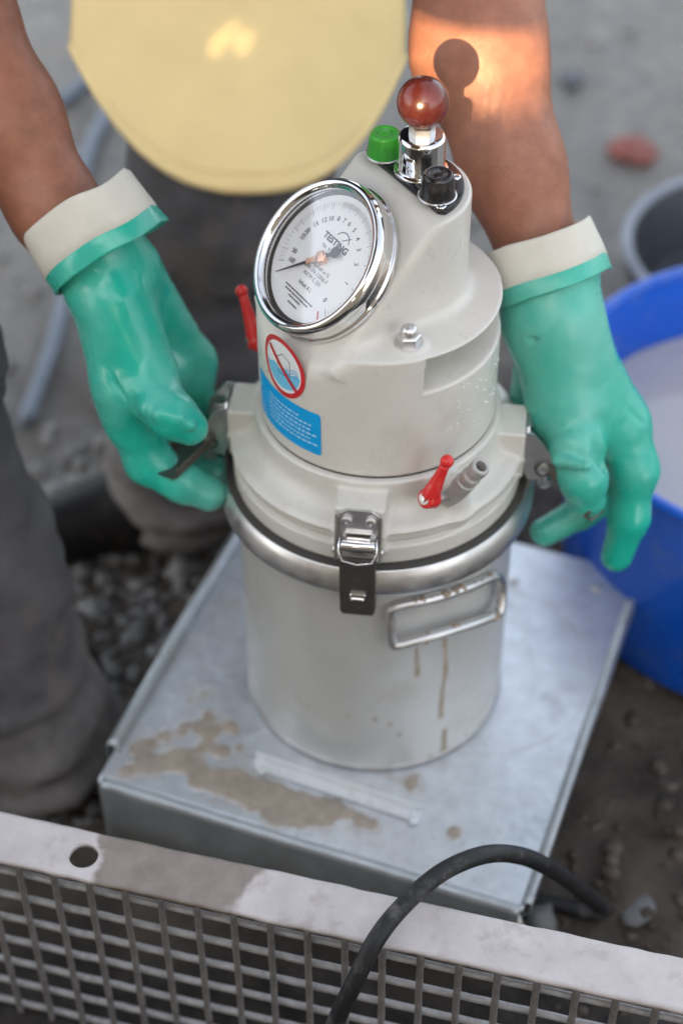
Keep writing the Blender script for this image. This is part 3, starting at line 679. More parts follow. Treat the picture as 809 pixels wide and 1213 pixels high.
for row in range(6):
    u = u0+.020; z = z1-.0085-row*.0042; u_end = u1-.0035-(.018 if row in (0,) else random.uniform(0, .006)); 
    while u < u_end:
        l = random.uniform(.0012, .0042); k = len(V); Rr = SR+.0002
        for s in range(3):
            for zz_ in (z-.0007, z+.0007): a = (u+l*s/2)/Rr; V.append((Rr*math.cos(a), Rr*math.sin(a), zz_))
        F += [(k, k+2, k+3, k+1), (k+2, k+4, k+5, k+3)]; u += l+.0012
mesh('label_text_line', V, F, STTXT, BL, False)

# latches: local frame x tangential, y outward, z up; origin on the boss face
def latch_frame(a): return Matrix(((math.sin(-a)*-1*-1, math.cos(a), 0, 0), (math.cos(a), math.sin(a), 0, 0), (0, 0, 1, 0), (0, 0, 0, 1)))
def lframe(a, z=.299, r=.1143):
    o = Vector((math.cos(a)*r, math.sin(a)*r, z)); x = Vector((-math.sin(a), math.cos(a), 0)); y = Vector((math.cos(a), math.sin(a), 0))
    m = Matrix((x, y, Vector((0, 0, 1)))).transposed().to_4x4(); m.translation = o; return m
def make_latch(a, open_dir=None):
    m = lframe(a)
    root = bpy.data.objects.new('latch', None); COL.objects.link(root); root.parent = AM; root['_base'] = (0, 0, 0)
    bracket = [(-.0145, -.030), (.0145, -.030), (.0145, .002), (.0090, .0065), (-.0090, .0065), (-.0145, .002)]
    mz = m@Matrix(((1, 0, 0, 0), (0, 0, 1, 0), (0, 1, 0, 0), (0, 0, 0, 1)))
    v, f = prism(bracket, .0006, .0026, mz, .0004); mesh('mounting_plate', v, f, STEEL, root, False)
    for sx in (-1, 1):
        mm = m@Matrix.Translation((sx*.0163, 0, 0))@Matrix(((0, 0, 1, 0), (1, 0, 0, 0), (0, 1, 0, 0), (0, 0, 0, 1)))
        ek = 1.0 if open_dir is None else 1.7
        v, f = prism([(.0, -.004), (.0045, .003), (.0075, -.010), (.0120, -.030), (.0105, -.037), (.0050, -.040), (.0, -.030)] if open_dir is None else [(0, .006), (.006, .006), (.0195, -.012), (.0235, -.026), (.0180, -.037), (.004, -.041), (0, -.03)], -.0008, .0008, mm, .0003); mesh('bracket_ear', v, f, DSTEEL if open_dir is None else STEEL, root, False)
        v, f = lathe(rounded([(0, 0), (.0043, 0), (.0043, .0022), (.0028, .0030), (.0010, .0032), (.0008, .0024), (0, .0024)], .0004), 14, m@Matrix.Translation((sx*.0088, .0026, -.003))@Matrix.Rotation(-math.pi/2, 4, 'X')); mesh('bracket_screw', v, f, STEEL, root, sharp=40)
        rv = (.0035, .0080) if open_dir is None else (.0050, .0150)
        v, f = lathe(rounded([(0, 0), (rv[0], 0), (rv[0]*.9, .0016), (0, .0018)], .0004), 14, m@Matrix.Translation((sx*.0170, rv[1], -.028))@Matrix.Rotation(sx*math.pi/2, 4, 'Y')); mesh('rivet', v, f, STEEL, root, sharp=40)
    v, f = lathe(rounded([(0, -.0125), (.0042, -.0125), (.0042, .0125), (0, .0125)], .0008), 16, m@Matrix.Translation((0, .0068, -.0245))@Matrix.Rotation(math.pi/2, 4, 'Y')); mesh('hinge_pin', v, f, CHROME, root, sharp=40)
    v, f = prism([(-.0085, -.021), (.0085, -.021), (.0095, -.014), (-.0095, -.014)], .0028, .0052, mz, .0004); mesh('spring_tongue', v, f, CHROME, root, False)
    # wire clip over the lever head
    v, f = tube([m@Vector(q) for q in ((-.0138, .006, -.017), (-.0142, .0125, -.026), (-.011, .0152, -.0330), (0, .0156, -.0352), (.011, .0152, -.0330), (.0142, .0125, -.026), (.0138, .006, -.017))], .0008, 6); mesh('wire_clip', v, f, CHROME, root)
    # lever plate
    if open_dir is None:
        ml = m@Matrix.Translation((0, .0128, -.028))@Matrix.Rotation(R_(-2), 4, 'X')
    else:
        zd = -Vector(open_dir).normalized(); xd = Vector((-math.sin(a), math.cos(a), 0)); xd = (xd-zd*xd.dot(zd)).normalized(); yd = zd.cross(xd)
        if open_dir is not None: 
            ml = Matrix((xd, yd, zd)).transposed().to_4x4(); ml.translation = m@Vector((0, .0150, -.026))
    prof = [(-.0130, -.0002), (.0130, -.0002), (.0134, -.030), (.0132, -.0600), (.0115, -.0640), (-.0115, -.0640), (-.0132, -.0600), (-.0134, -.030)]
    mz2 = ml@Matrix(((1, 0, 0, 0), (0, 0, 1, 0), (0, 1, 0, 0), (0, 0, 0, 1)))
    v1 = prism(prof, 0, .0016, mz2, .0005)
    sides = [box(.0014, .0065, .056, .0004, 1, ml, (sx*.0127, -.0028, -.031)) for sx in (-1, 1)]
    v, f = join(v1, *sides); lv = mesh('lever', v, f, LEVER, root, False)
    v, f = join(box(.0115, .0030, .0060, .0008, 1, ml, (.0005, .0024, -.0420)), box(.0095, .0030, .0030, .0006, 1, ml, (.0005, .0034, -.0445))); mesh('catch_tab', v, f, CHROME, root, False)
    if open_dir is not None:
        v, f = lathe(rounded([(0, -.0185), (.0042, -.0185), (.0042, .0185), (0, .0185)], .0008), 16, m@Matrix.Translation((0, .0155, -.026))@Matrix.Rotation(math.pi/2, 4, 'Y')); mesh('pivot_pin', v, f, STEEL, root, sharp=40)
        v, f = join(box(.020, .0150, .0016, .0004, 1, m, (0, .0085, -.012)), box(.016, .0030, .030, .0006, 1, m, (0, .0150, -.040))); mesh('toggle_link', v, f, DSTEEL, root, False)
        v, f = lathe(rounded([(0, -.0075), (.0050, -.0075), (.0050, .0075), (0, .0075)], .0008), 14, m@Matrix.Translation((0, .0175, -.052))@Matrix.Rotation(math.pi/2, 4, 'Y')); mesh('adjusting_nut', v, f, STEEL, root, sharp=40)
    if open_dir is not None:
        coil = [m@Vector((-.009+.018*t/40, .0150+.0036*math.cos(t*1.2), -.0455+.0036*math.sin(t*1.2))) for t in range(41)]
        v, f = tube(coil, .0009, 6); mesh('spring', v, f, CHROME, root)
        for sx in (-1, 1):
            v, f = lathe(rounded([(.0052, 0), (.0068, 0), (.0068, .0009), (.0052, .0009)], .0003), 18, m@Matrix.Translation((sx*.0171, .0150, -.028))@Matrix.Rotation(sx*math.pi/2, 4, 'Y')); mesh('pivot_ring', v, f, GASKET, root)
    # pull hook that grips the flange
    v, f = box(.012, .0022, .036, .0006, 1, m, (0, .0064, -.052)); mesh('hook', v, f, DSTEEL, root, False)
    return root
make_latch(BOSS[0]); make_latch(BOSS[2])
lc = Vector((math.cos(BOSS[3])*.1255, math.sin(BOSS[3])*.1255, .274)); make_latch(BOSS[3], Vector((-0.1584,-0.0300,0.2696))-lc)
rc_ = Vector((math.cos(BOSS[1])*.1255, math.sin(BOSS[1])*.1255, .274)); make_latch(BOSS[1], Vector((0.1530,-0.0450,0.2522))-rc_)

# valves
def make_valve(hub, base, tip, top, spout=True):
    hub, base, tip, top = map(Vector, (hub, base, tip, top))
    root = bpy.data.objects.new('valve', None); COL.objects.link(root); root.parent = AM; root['_base'] = (0, 0, 0)
    ax = (base-hub).normalized()
    v, f = lathe(rounded([(0, -.0055), (.0056, -.0055), (.0075, -.0040), (.0078, .0050), (.0060, .0066), (0, .0066)], .0012), 28, frame(hub, ax)); lv = mesh('valve_lever', v, f, REDP, root)
    d = top-hub; pts = [hub+d*t for t in np.linspace(.0, .92, 8)]
    v, f = tube(pts, [.0070, .0068, .0061, .0053, .0046, .0041, .0038, .0037], 14); mesh('lever_arm', v, f, REDP, lv)
    v, f = lathe([(.0050*math.sin(t), -.0050*math.cos(t)) for t in np.linspace(.01, 3.13, 12)], 18, frame(hub+d*.97, d)); mesh('lever_tip', v, f, REDP, lv)
    v, f = join(lathe(rounded([(0, -.0062), (.0046, -.0062), (.0046, -.0052), (0, -.0050)], .0004), 20, frame(hub, ax)), lathe([(0, -.0082), (.0024, -.0080), (.0026, -.0062), (0, -.006)], 6, frame(hub, ax))); mesh('lever_screw', v, f, STEEL, lv, sharp=40)
    v, f = lathe(rounded([(0, .006), (.0062, .006), (.0062, .0105), (.0050, .011), (.0050, .018), (0, .018)], .0005), 24, frame(hub, ax)); mesh('valve_stem', v, f, STEEL, root, sharp=40)
    if spout:
        d = tip-base; L = d.length
        v, f = lathe(rounded([(0, -.006), (.0075, -.006), (.0078, L*.50), (.0064, L*.52), (.0064, L*.60), (.0074, L*.62), (.0074, L*.70), (.0058, L*.74), (.0058, L*.80), (.0070, L*.83), (.0070, L*.97), (.0062, L), (.0042, L), (.0040, L*.6), (0, L*.6)], .0005), 28, frame(base, d)); mesh('spout', v, f, NIPPLE, root, sharp=50)
    return root
make_valve((0.0348,-0.1049,0.3075), (0.0525,-0.0898,0.2958), (0.0712,-0.1027,0.3363), (0.0470,-0.1027,0.3422))
hb = Vector((-0.0927,0.0433,0.3360)); make_valve(hb, hb+Vector((.016, -.004, -.006)), hb+Vector((.03, .03, .01)), (-0.1034,0.0609,0.3720), False)

# carrying handle on the pot
def hp(x, R): return Vector(x)
hpts = [(0.0088,-0.1147,0.1975), (0.0132,-0.1142,0.2035), (0.0325,-0.1103,0.2057), (0.0521,-0.1025,0.2047), (0.0724,-0.0894,0.2011), (0.0896,-0.0721,0.1925), (0.0959,-0.0662,0.1827), (0.0978,-0.0669,0.1709), (0.0974,-0.0726,0.1595), (0.0938,-0.0788,0.1564), (0.0770,-0.0953,0.1655), (0.0530,-0.1105,0.1716), (0.0331,-0.1179,0.1714), (0.0168,-0.1213,0.1685), (0.0110,-0.1210,0.1692), (0.0089,-0.1192,0.1797)]
S = spline(hpts+[hpts[0]], 5)[:-1]
v, f = tube(S, .0041, 12, closed=True); HN = mesh('carrying_handle', v, f, STEEL, AM)
MV = []; MF = []; kk = 0
for i in range(46):
    if i < 34: t = rng.uniform(8, 26); p = S[int(t)]+(S[int(t)+1]-S[int(t)])*(t % 1)+np.array([0, -.0008, .0022]); r = rng.uniform(.0016, .0032)
    else:
        c = [(0.0370,-0.1171,0.1723), (0.0596,-0.1074,0.1720), (0.0922,-0.0811,0.1579)][i % 3]; p = np.array(c)+rng.normal(0, .0015, 3); r = rng.uniform(.003, .0042)
    vv_ = stone_v(ico2, r, .9)+p; MV.append(vv_); MF.extend([tuple(j+kk for j in q) for q in icf2]); kk += len(vv_)
tag(mesh('mud_crust', np.concatenate(MV), MF, MUDM, HN), kind='stuff')
# water droplets
drm = bpy.data.materials.new('water_drop'); drm.use_nodes = True; b_ = drm.node_tree.nodes['Principled BSDF']; b_.inputs['Base Color'].default_value = (.95, .97, 1, 1); b_.inputs['Base Color'].default_value = (.72, .73, .72, 1); b_.inputs['Roughness'].default_value = .04; b_.inputs['Specular IOR Level'].default_value = 1.0; b_.inputs['IOR'].default_value = 1.33  # pale opaque base stands in for the white glints of the drops
MV = []; MF = []; kk = 0
for _ in range(40):
    a = R_(rng.uniform(-62, -12)); z = rng.uniform(.33, .385) if rng.random() < .7 else rng.uniform(.318, .40); r = rng.uniform(.0004, .0011)
    vv_ = ico*np.array([r, r, r*1.2])+np.array([.0893*math.cos(a), .0893*math.sin(a), z]); MV.append(vv_); MF.extend([tuple(j+kk for j in q) for q in icf]); kk += len(vv_)
tag(mesh('water_droplet', np.concatenate(MV), MF, drm, AM), kind='stuff')

# ================================================================ mesh panel in front
RZ = .12; RA, RB = np.array((-.282, -.240)), np.array((.204, -.368)); rd = (RB-RA)/np.linalg.norm(RB-RA); rn = np.array([-rd[1], rd[0]]); RW = .0402
RC = RA-rn*RW
mp = empty('mesh_panel', (float(RC[0]), float(RC[1]), GZ), 'dusty steel mesh panel with a flat top rail, standing in front of the tray', 'panel')
MR = Matrix(((rd[0], rn[0], 0, RC[0]), (rd[1], rn[1], 0, RC[1]), (0, 0, 1, RZ), (0, 0, 0, 1)))
# rail with a hole: grid top with vertices bent round the hole
hs, ho, hr = .0740, .0190, .0106
bm = bmesh.new(); s0, s1 = -.35, .95
def grid(x0, x1, nx, ny_=14):
    g = [[bm.verts.new((x0+(x1-x0)*i/nx, RW*j/ny_, 0)) for j in range(ny_+1)] for i in range(nx+1)]
    for i in range(nx):
        for j in range(ny_): bm.faces.new((g[i][j], g[i+1][j], g[i+1][j+1], g[i][j+1]))
grid(s0, hs-.02, 120); grid(hs+.02, s1, 250)
per = [(hs-.02+.04*i/14, 0) for i in range(14)]+[(hs+.02, RW*i/14) for i in range(14)]+[(hs+.02-.04*i/14, RW) for i in range(14)]+[(hs-.02, RW-RW*i/14) for i in range(14)]
rings = []
for q in range(7):
    t = q/6; ring_ = []
    for px_, py_ in per:
        l = math.hypot(px_-hs, py_-ho); c_, s_ = (px_-hs)/l, (py_-ho)/l
        ring_.append(bm.verts.new((hs+c_*(hr+(l-hr)*t), ho+s_*(hr+(l-hr)*t), 0)))
    rings.append(ring_)
for q in range(6):
    for i in range(len(per)): j = (i+1) % len(per); bm.faces.new((rings[q][i], rings[q+1][i], rings[q+1][j], rings[q][j]))
bmesh.ops.remove_doubles(bm, verts=bm.verts[:], dist=1e-4)
bmesh.ops.recalc_face_normals(bm, faces=bm.faces[:])
if bm.faces[:][0].normal.z < 0: bmesh.ops.reverse_faces(bm, faces=bm.faces[:])
bm.verts.index_update(); V = np.array([v.co[:] for v in bm.verts]); F = [[v.index for v in q.verts] for q in bm.faces]
wet = np.clip((np.minimum(V[:, 0]-.080-(RW-V[:, 1])*.12, .196-V[:, 0]+.3*(V[:, 1]-.02))+(fbm(V[:, 0], V[:, 1], 0*V[:, 0], .012)-.47)*.022)/.005+.5, 0, 1)*.85
V[:, 2] += (fbm(V[:, 0], V[:, 1], 0*V[:, 0], .02)-.47)*.0012
V[:, 1] += np.where((V[:, 1] < .0005) | (V[:, 1] > RW-.0005), (noise(V[:, 0], V[:, 1], 0*V[:, 0]+3, .012)-.5)*.0012, 0)
rail = mesh('top_rail', xf(V, MR), F, RAIL, mp); md = rail.modifiers.new('plate', 'SOLIDIFY'); md.thickness = .005; md.offset = -1
a_ = rail.data.attributes.new('wet', 'FLOAT', 'POINT'); a_.data.foreach_set('value', wet.astype(np.float32))
SP = .02715; H0 = -.20
def wirev(L, r, ax, n=8, k=26):
    P = [Vector((0, 0, -L*i/k)) if ax == 'z' else Vector((L*i/k, 0, 0)) for i in range(k+1)]
    P = [p+Vector((0, 0, 0)) for p in P]; v, f = tube(P, r, n); v = np.array([tuple(q) for q in v]); nn = noise(v[:, 0], v[:, 1], v[:, 2], .008)-.5; c = np.array([tuple(p) for p in P])
    v = v+(nn*.0005)[:, None]*np.array([1, 1, 1 if ax == 'x' else 0]); return v, f
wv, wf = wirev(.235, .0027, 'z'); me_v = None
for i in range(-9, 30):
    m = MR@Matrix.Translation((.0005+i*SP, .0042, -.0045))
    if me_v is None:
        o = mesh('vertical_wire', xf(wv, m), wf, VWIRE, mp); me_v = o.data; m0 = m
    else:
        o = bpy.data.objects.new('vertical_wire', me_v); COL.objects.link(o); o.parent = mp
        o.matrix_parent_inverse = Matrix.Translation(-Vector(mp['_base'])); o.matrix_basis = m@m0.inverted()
wv, wf = wirev(1.3, .0029, 'x', 8, 160)
me_h = None
for j in range(7):
    m = MR@Matrix.Translation((s0, .0095, -.0268-j*.0315))
    if me_h is None: o = mesh('horizontal_wire', xf(wv, m), wf, WIRE, mp); me_h = o.data; m0 = m
    else:
        o = bpy.data.objects.new('horizontal_wire', me_h); COL.objects.link(o); o.parent = mp
        o.matrix_parent_inverse = Matrix.Translation(-Vector(mp['_base'])); o.matrix_basis = m@m0.inverted()

# ================================================================ cable
CP = [(-0.0438,-0.3920,0.0367), (-0.0333,-0.3840,0.0741), (-0.0221,-0.3760,0.1045), (-0.0063,-0.3582,0.1320), (0.0140,-0.3339,0.1380), (0.0413,-0.3105,0.1420), (0.0725,-0.2909,0.1340), (0.1011,-0.2756,0.1100), (0.1291,-0.2570,0.0650), (0.1648,-0.2116,-0.0300), (0.1895,-0.1893,-0.0880), (0.1841,-0.1911,-0.0940), (0.1730,-0.1885,-0.0940), (0.1578,-0.1834,-0.0940), (0.1383,-0.1781,-0.0940), (0.1100,-0.1728,-0.0940)]
v, f = tube(spline(CP, 8), .0066, 14); cb = mesh('power_cable', v, f, CABLE); tag(cb, 'thick black rubber cable looping over the rail of the mesh panel', 'cable')

# ================================================================ tubs
def tub(name, c, Rt, Rb, zt, th, body, rimm, label, cat):
    root = empty(name, (c[0], c[1], GZ), label, cat); m = Matrix.Translation((c[0], c[1], 0)); z0 = GZ+.002
    prof = [(0, z0), (Rb-.01, z0), (Rb, z0+.008), (Rb+(Rt-Rb)*.5, (z0+zt)/2), (Rt, zt), (Rt-th, zt), (Rb-th, z0+.014), (0, z0+.012)]
    v, f = lathe(rounded(prof, .004), 96, m); mesh('shell', v, f, body, root)
    v, f = lathe([(Rt-th/2+.0065*math.cos(t)*1.0, zt+.004*math.sin(t)) for t in np.linspace(0, 2*math.pi, 13)], 96, m); mesh('rim', v, f, rimm, root); return root
tub('blue_tub', (.388, .212), .207, .192, .14, .004, BLUE, BLUE, 'bright blue plastic tub half full of murky water, right of the tray', 'tub')
v, f = lathe([(0, .062), (.07, .0615), (.14, .062), (.1965, .062)], 72, Matrix.Translation((.388, .212, 0))); o = mesh('murky_water', v, f, SLURRY); tag(o, 'murky grey water filling the blue tub', 'water')
tub('mortar_tub', (.463, .643), .165, .140, .0, .012, TUBBLK, TUBRIM, 'black round mortar tub with a dusty rim, behind the blue tub', 'tub')

# ================================================================ hoses
for pts, lab in ((((-0.4695,1.0739,-0.0920), (-0.4261,1.1212,-0.0900), (-0.3801,1.2015,-0.0900), (-0.3358,1.2735,-0.0900), (-0.2546,1.3532,-0.0900)), 'grey hose crossing the ground beyond the left arm'), (((-0.3177,1.2782,-0.0900), (-0.3492,1.1021,-0.0900), (-0.3652,0.9839,-0.0900), (-0.3624,0.7706,-0.0900), (-0.3617,0.6163,-0.0900), (-0.3692,0.5297,-0.0900), (-0.3781,0.4482,-0.0900)), 'pale grey hose running down behind the left glove')):
    v, f = tube(spline(pts, 8), .0092, 12); o = mesh('hose', v, f, HOSE); tag(o, lab, 'hose', 'hoses on the ground')

# ================================================================ person
PS = empty('person', (-.2, .35, GZ), 'person in yellow cap, green rubber gloves and grey trousers bending over the air meter', 'person')
ARM_R = [((0.1409,0.0220,0.3210), .018), ((0.1298,0.0500,0.3803), .0285), ((0.1022,0.1050,0.4495), .0365), ((0.0773,0.1650,0.5148), .0485), ((.075, .30, .66), .050)]
ARM_L = [((-0.1905,0.0300,0.3505), .018), ((-0.2106,0.0500,0.4103), .0275), ((-0.2373,0.0700,0.4381), .0310), ((-0.2752,0.1100,0.4928), .041), ((-0.3135,0.1550,0.5539), .046), ((-.375, .27, .62), .048)]
SH_R, SH_L = (.155, .42, .86), (-.30, .42, .84); NECK = (-.078, .30, .90); HEAD = (-.088, -.015, .785)
def body_f(p):
    f = s_chain(p, ARM_R+[(SH_R, .058)], .02)
    f = smin(f, s_chain(p, ARM_L+[(SH_L, .058)], .02), .02)
    f = smin(f, s_chain(p, [(SH_R, .06), (NECK, .058), (SH_L, .06)], .04), .03)
    f = smin(f, s_chain(p, [((-.09, .36, .88), .065), ((-.12, .55, .80), .11), ((-.2, .66, .74), .11)], .06), .05)
    f = smin(f, s_chain(p, [(NECK, .06), ((-.084, .15, .86), .052), ((-.088, .04, .80), .055)], .03), .03)
    f = smin(f, s_ell(p, HEAD, (.076, .098, .092)), .02)
    f = smin(f, s_ell(p, (-.088, -.045, .715), (.048, .05, .060)), .03)
    f = smin(f, s_cap(p, (-.088, -.098, .725), (-.088, -.110, .708), .011, .013), .012)
    for sx in (-1, 1):
        f = smin(f, s_ell(p, (-.088+sx*.076, -.030, .765), (.009, .022, .028)), .008)
        f = smax(f, -(s_cap(p, (-.088+sx*.03, -.110, .745), (-.088+sx*.034, -.110, .745), .012, .012)), .012)
    f = smax(f, -s_cap(p, (-.106, -.098, .685), (-.070, -.098, .685), .004, .004), .008)
    return f
V, F = nets(body_f, (-.50, -.14, .22), (.30, .85, 1.02), .006); body = mesh('body', V, F, SKIN, PS)
# shirt over the trunk and upper arms
def shirt_f(p):
    f = s_chain(p, [((.10, .33, .70), .062), (SH_R, .078)], .02)
    f = smin(f, s_chain(p, [((-.365, .30, .655), .060), (SH_L, .078)], .02), .03)
    f = smin(f, s_chain(p, [(SH_R, .090), ((-.078, .37, .885), .108), (SH_L, .090)], .04), .03)
    f = smin(f, s_chain(p, [((-.08, .37, .87), .128), ((-.12, .55, .80), .158), ((-.2, .67, .74), .150)], .06), .05)
    return f+(fbm(p[0], p[1], p[2], .09, 3)-.44)*.02
V, F = nets(shirt_f, (-.50, .24, .52), (.32, .90, 1.02), .008); mesh('shirt', V, F, SHIRT, PS)
# trousers
NL = [((-.322, -.014, -.066), .088), ((-.345, .02, .10), .076), ((-.375, .05, .30), .078), ((-.43, .06, .48), .088), ((-.40, .40, .70), .105)]
FL = [((-.178, .305, -.035), .088), ((-.165, .31, .10), .086), ((-.135, .33, .25), .088), ((-.105, .36, .42), .092), ((-.16, .58, .68), .11)]
def trou_f(p):
    f = smin(s_chain(p, NL, .03), s_chain(p, FL, .03), .03)
    f = smin(f, s_chain(p, [((-.40, .40, .70), .105), ((-.24, .62, .72), .145), ((-.16, .58, .68), .115)], .06), .05)
    wr = (fbm(p[0]*.8, p[1]*.8, p[2]*1.6, .10, 4)-.44)*.060
    low = np.clip((.12-p[2])/.15, 0, 1)
    return np.maximum(f+wr+low*.004*np.sin(p[2]*150+6*fbm(p[0], p[1], p[2], .06, 2)), GZ+.012-p[2])
V, F = nets(trou_f, (-.60, -.14, GZ-.01), (.05, .85, .92), .007, 1.6); tr_o = mesh('trousers', V, F, TROUS, PS)
at = tr_o.data.attributes.new('mud', 'FLOAT', 'POINT'); at.data.foreach_set('value', (np.clip((.055-V[:, 2]+.16*(fbm(V[:, 0], V[:, 1], V[:, 2], .05)-.47))/.08, 0, 1)*.75).astype(np.float32))
for c, d in (((-.335, .015, GZ), (-.90, -.43)), ((-.19, .30, GZ), (-.85, -.35))):
    d = Vector((d[0], d[1], 0)).normalized(); c = Vector(c)
    def boot_f(p, c=c, d=d):
        f = s_chain(p, [(c-d*.05+Vector((0, 0, .045)), .044), (c+d*.04+Vector((0, 0, .042)), .044), (c+d*.135+Vector((0, 0, .036)), .036)], .03)
        f = smin(f, s_cap(p, c-d*.02+Vector((0, 0, .05)), c-d*.02+Vector((0, 0, .14)), .046, .05), .03)
        return smax(f, c.z+.002-p[2], .006)
    lo = [c[i]-.22 for i in range(3)]; hi = [c[i]+.22 for i in range(3)]
    V, F = nets(boot_f, lo, hi, .006); b = mesh('boot', V, F, BOOT, PS)
# gloves
def wr(p, s=.02, a=.0016): return (fbm(p[0], p[1], p[2], s, 3)-.44)*a*2
def gl_left(p):
    W = (-0.2016,0.0470,0.3971); B = (-0.1866,0.0040,0.3263); C = (-0.1500,0.0660,0.2968); T = (-0.1704,-0.0040,0.3449)
    f = s_cap(p, (-0.2103,0.0550,0.4182), W, .0370, .0330)
    f = smin(f, s_cap(p, W, B, .0330, .0290), .012); f = smin(f, s_cap(p, (-0.1899,0.0620,0.3862), C, .028, .0220), .014); f = smin(f, s_cap(p, B, C, .022, .021), .012)
    f = smin(f, s_cap(p, (-0.1931,0.0250,0.3860), T, .0270, .0205), .012)
    f = smin(f, s_cap(p, B, (-0.1876,0.0000,0.2961), .0285, .0235), .012)
    idx = s_chain(p, [((-0.1885,0.0000,0.3088), .0225), ((-0.1777,-0.0120,0.2632), .0178), ((-0.1525,-0.0220,0.2499), .0158), ((-0.1322,-0.0220,0.2371), .0138)], .008)
    mid = s_chain(p, [((-0.1759,0.0200,0.2833), .021), ((-0.1631,0.0220,0.2326), .0165), ((-0.1412,0.0180,0.2223), .0148), ((-0.1271,0.0120,0.2258), .0130)], .008)
    rin = s_chain(p, [((-0.1613,0.0400,0.2750), .020), ((-0.1511,0.0450,0.2304), .0155), ((-0.1333,0.0450,0.2164), .0140), ((-0.1200,0.0380,0.2271), .012)], .008)
    pin = s_chain(p, [((-0.1476,0.0500,0.2882), .018), ((-0.1405,0.0550,0.2443), .0140), ((-0.1291,0.0580,0.2280), .0125)], .008)
    th = s_chain(p, [((-0.1719,-0.0060,0.3400), .0200), ((-0.1614,-0.0280,0.3336), .0180), ((-0.1507,-0.0400,0.3314), .0172), ((-0.1400,-0.0420,0.3224), .0136)], .007)
    for c, d, r in (((-0.1583,-0.0430,0.3526), (.006, .004), .0062), ((-0.1484,-0.0520,0.3536), (.006, .006), .0056), ((-0.1402,-0.0530,0.3472), (.006, .006), .0044)):
        c = np.array(c); dd = np.array((.010, -.002, .012)); th = smin(th, s_cap(p, c-dd, c+dd*np.array((.3, 1, -1)), r, r*.7), .006)
    fin = np.minimum(np.minimum(idx, mid), np.minimum(rin, pin))
    f = smin(f, fin, .009); f = smin(f, th, .010)
    f = smax(f, -s_cap(p, (-0.1849,-0.0340,0.3518), (-0.1739,-0.0360,0.3184), .0022, .0016), .006)
    for a, b, r in (((-0.1884,0.0000,0.4121), (-0.1646,-0.0160,0.3898), .0015), ((-0.2048,-0.0140,0.3572), (-0.1868,-0.0260,0.3387), .0014), ((-0.1760,-0.0240,0.3922), (-0.1616,-0.0320,0.3674), .0014), ((-0.1906,-0.0280,0.2948), (-0.1702,-0.0340,0.3041), .0013), ((-0.1570,-0.0400,0.2620), (-0.1449,-0.0420,0.2768), .0011), ((-0.1579,-0.0500,0.3663), (-0.1432,-0.0560,0.3632), .0015)):
        f = smax(f, -s_cap(p, a, b, r, r*.5), .0045)
    return f+wr(p, .030, .0018)
V, F = nets(gl_left, (-.27, -.11, .19), (-.09, .13, .47), .0018); GL = mesh('glove', V, F, GLOVE, PS); tag(GL, 'green rubber glove pulling the latch beside the red sticker')
def gl_right(p):
    W = (0.1315,0.0330,0.3629); B = (0.1465,0.0040,0.3023); C = (0.1815,0.0120,0.2798)
    f = s_cap(p, (0.1292,0.0500,0.3881), W, .0380, .0345)
    f = smin(f, s_cap(p, W, B, .0345, .0300), .012); f = smin(f, s_cap(p, W, C, .033, .0285), .016); f = smin(f, s_cap(p, B, C, .028, .027), .014)
    ia = s_chain(p, [((0.1484,-0.0040,0.2938), .0240), ((0.1511,-0.0260,0.2881), .0224)], .008)
    ib = s_chain(p, [((0.1497,-0.0300,0.2848), .0172), ((0.1552,-0.0440,0.2714), .0172), ((0.1590,-0.0480,0.2532), .0152)], .008)
    idx = smin(smin(ia, ib, .003), s_cap(p, (0.1342,-0.0460,0.2906), (0.1537,-0.0600,0.2971), .0042, .0036), .006)
    mid = s_chain(p, [((0.1890,0.0060,0.2762), .0240), ((0.2012,-0.0140,0.2499), .0178), ((0.1988,-0.0280,0.2140), .0150), ((0.1915,-0.0360,0.1787), .0126)], .010)
    rin = s_chain(p, [((0.1969,0.0300,0.2357), .0190), ((0.1954,0.0220,0.1949), .0150), ((0.1685,0.0080,0.1856), .0134), ((0.1372,-0.0040,0.1746), .0120)], .008)
    pin = s_chain(p, [((0.1840,0.0450,0.2453), .0180), ((0.1897,0.0480,0.1919), .0140), ((0.1728,0.0400,0.1756), .0125)], .008)
    th = s_chain(p, [((0.1279,0.0400,0.3066), .0220), ((0.1233,0.0440,0.2645), .0170), ((0.1199,0.0360,0.2447), .0140)], .008)
    f = smin(f, np.minimum(np.minimum(idx, mid), np.minimum(np.minimum(rin, pin), th)), .006)
    f = smax(f, -s_cap(p, (0.1626,-0.0400,0.3128), (0.1684,-0.0450,0.2800), .0062, .0040), .006)
    for a, b, r in (((0.1194,-0.0120,0.3606), (0.1518,-0.0200,0.3371), .0014), ((0.1123,0.0000,0.3694), (0.1286,-0.0010,0.3748), .0008), ((0.1516,0.0040,0.3676), (0.1700,0.0060,0.3418), .0012), ((0.1400,-0.0260,0.3357), (0.1646,-0.0300,0.3100), .0014), ((0.1829,-0.0100,0.3220), (0.2026,-0.0060,0.2933), .0012)):
        f = smax(f, -s_cap(p, a, b, r, r*.5), .0045)
    return f+wr(p, .030, .0018)
V, F = nets(gl_right, (.06, -.10, .12), (.25, .12, .49), .0018); GR = mesh('glove', V, F, GLOVE, PS); tag(GR, 'green rubber glove with one finger pointing down beside the blue tub')
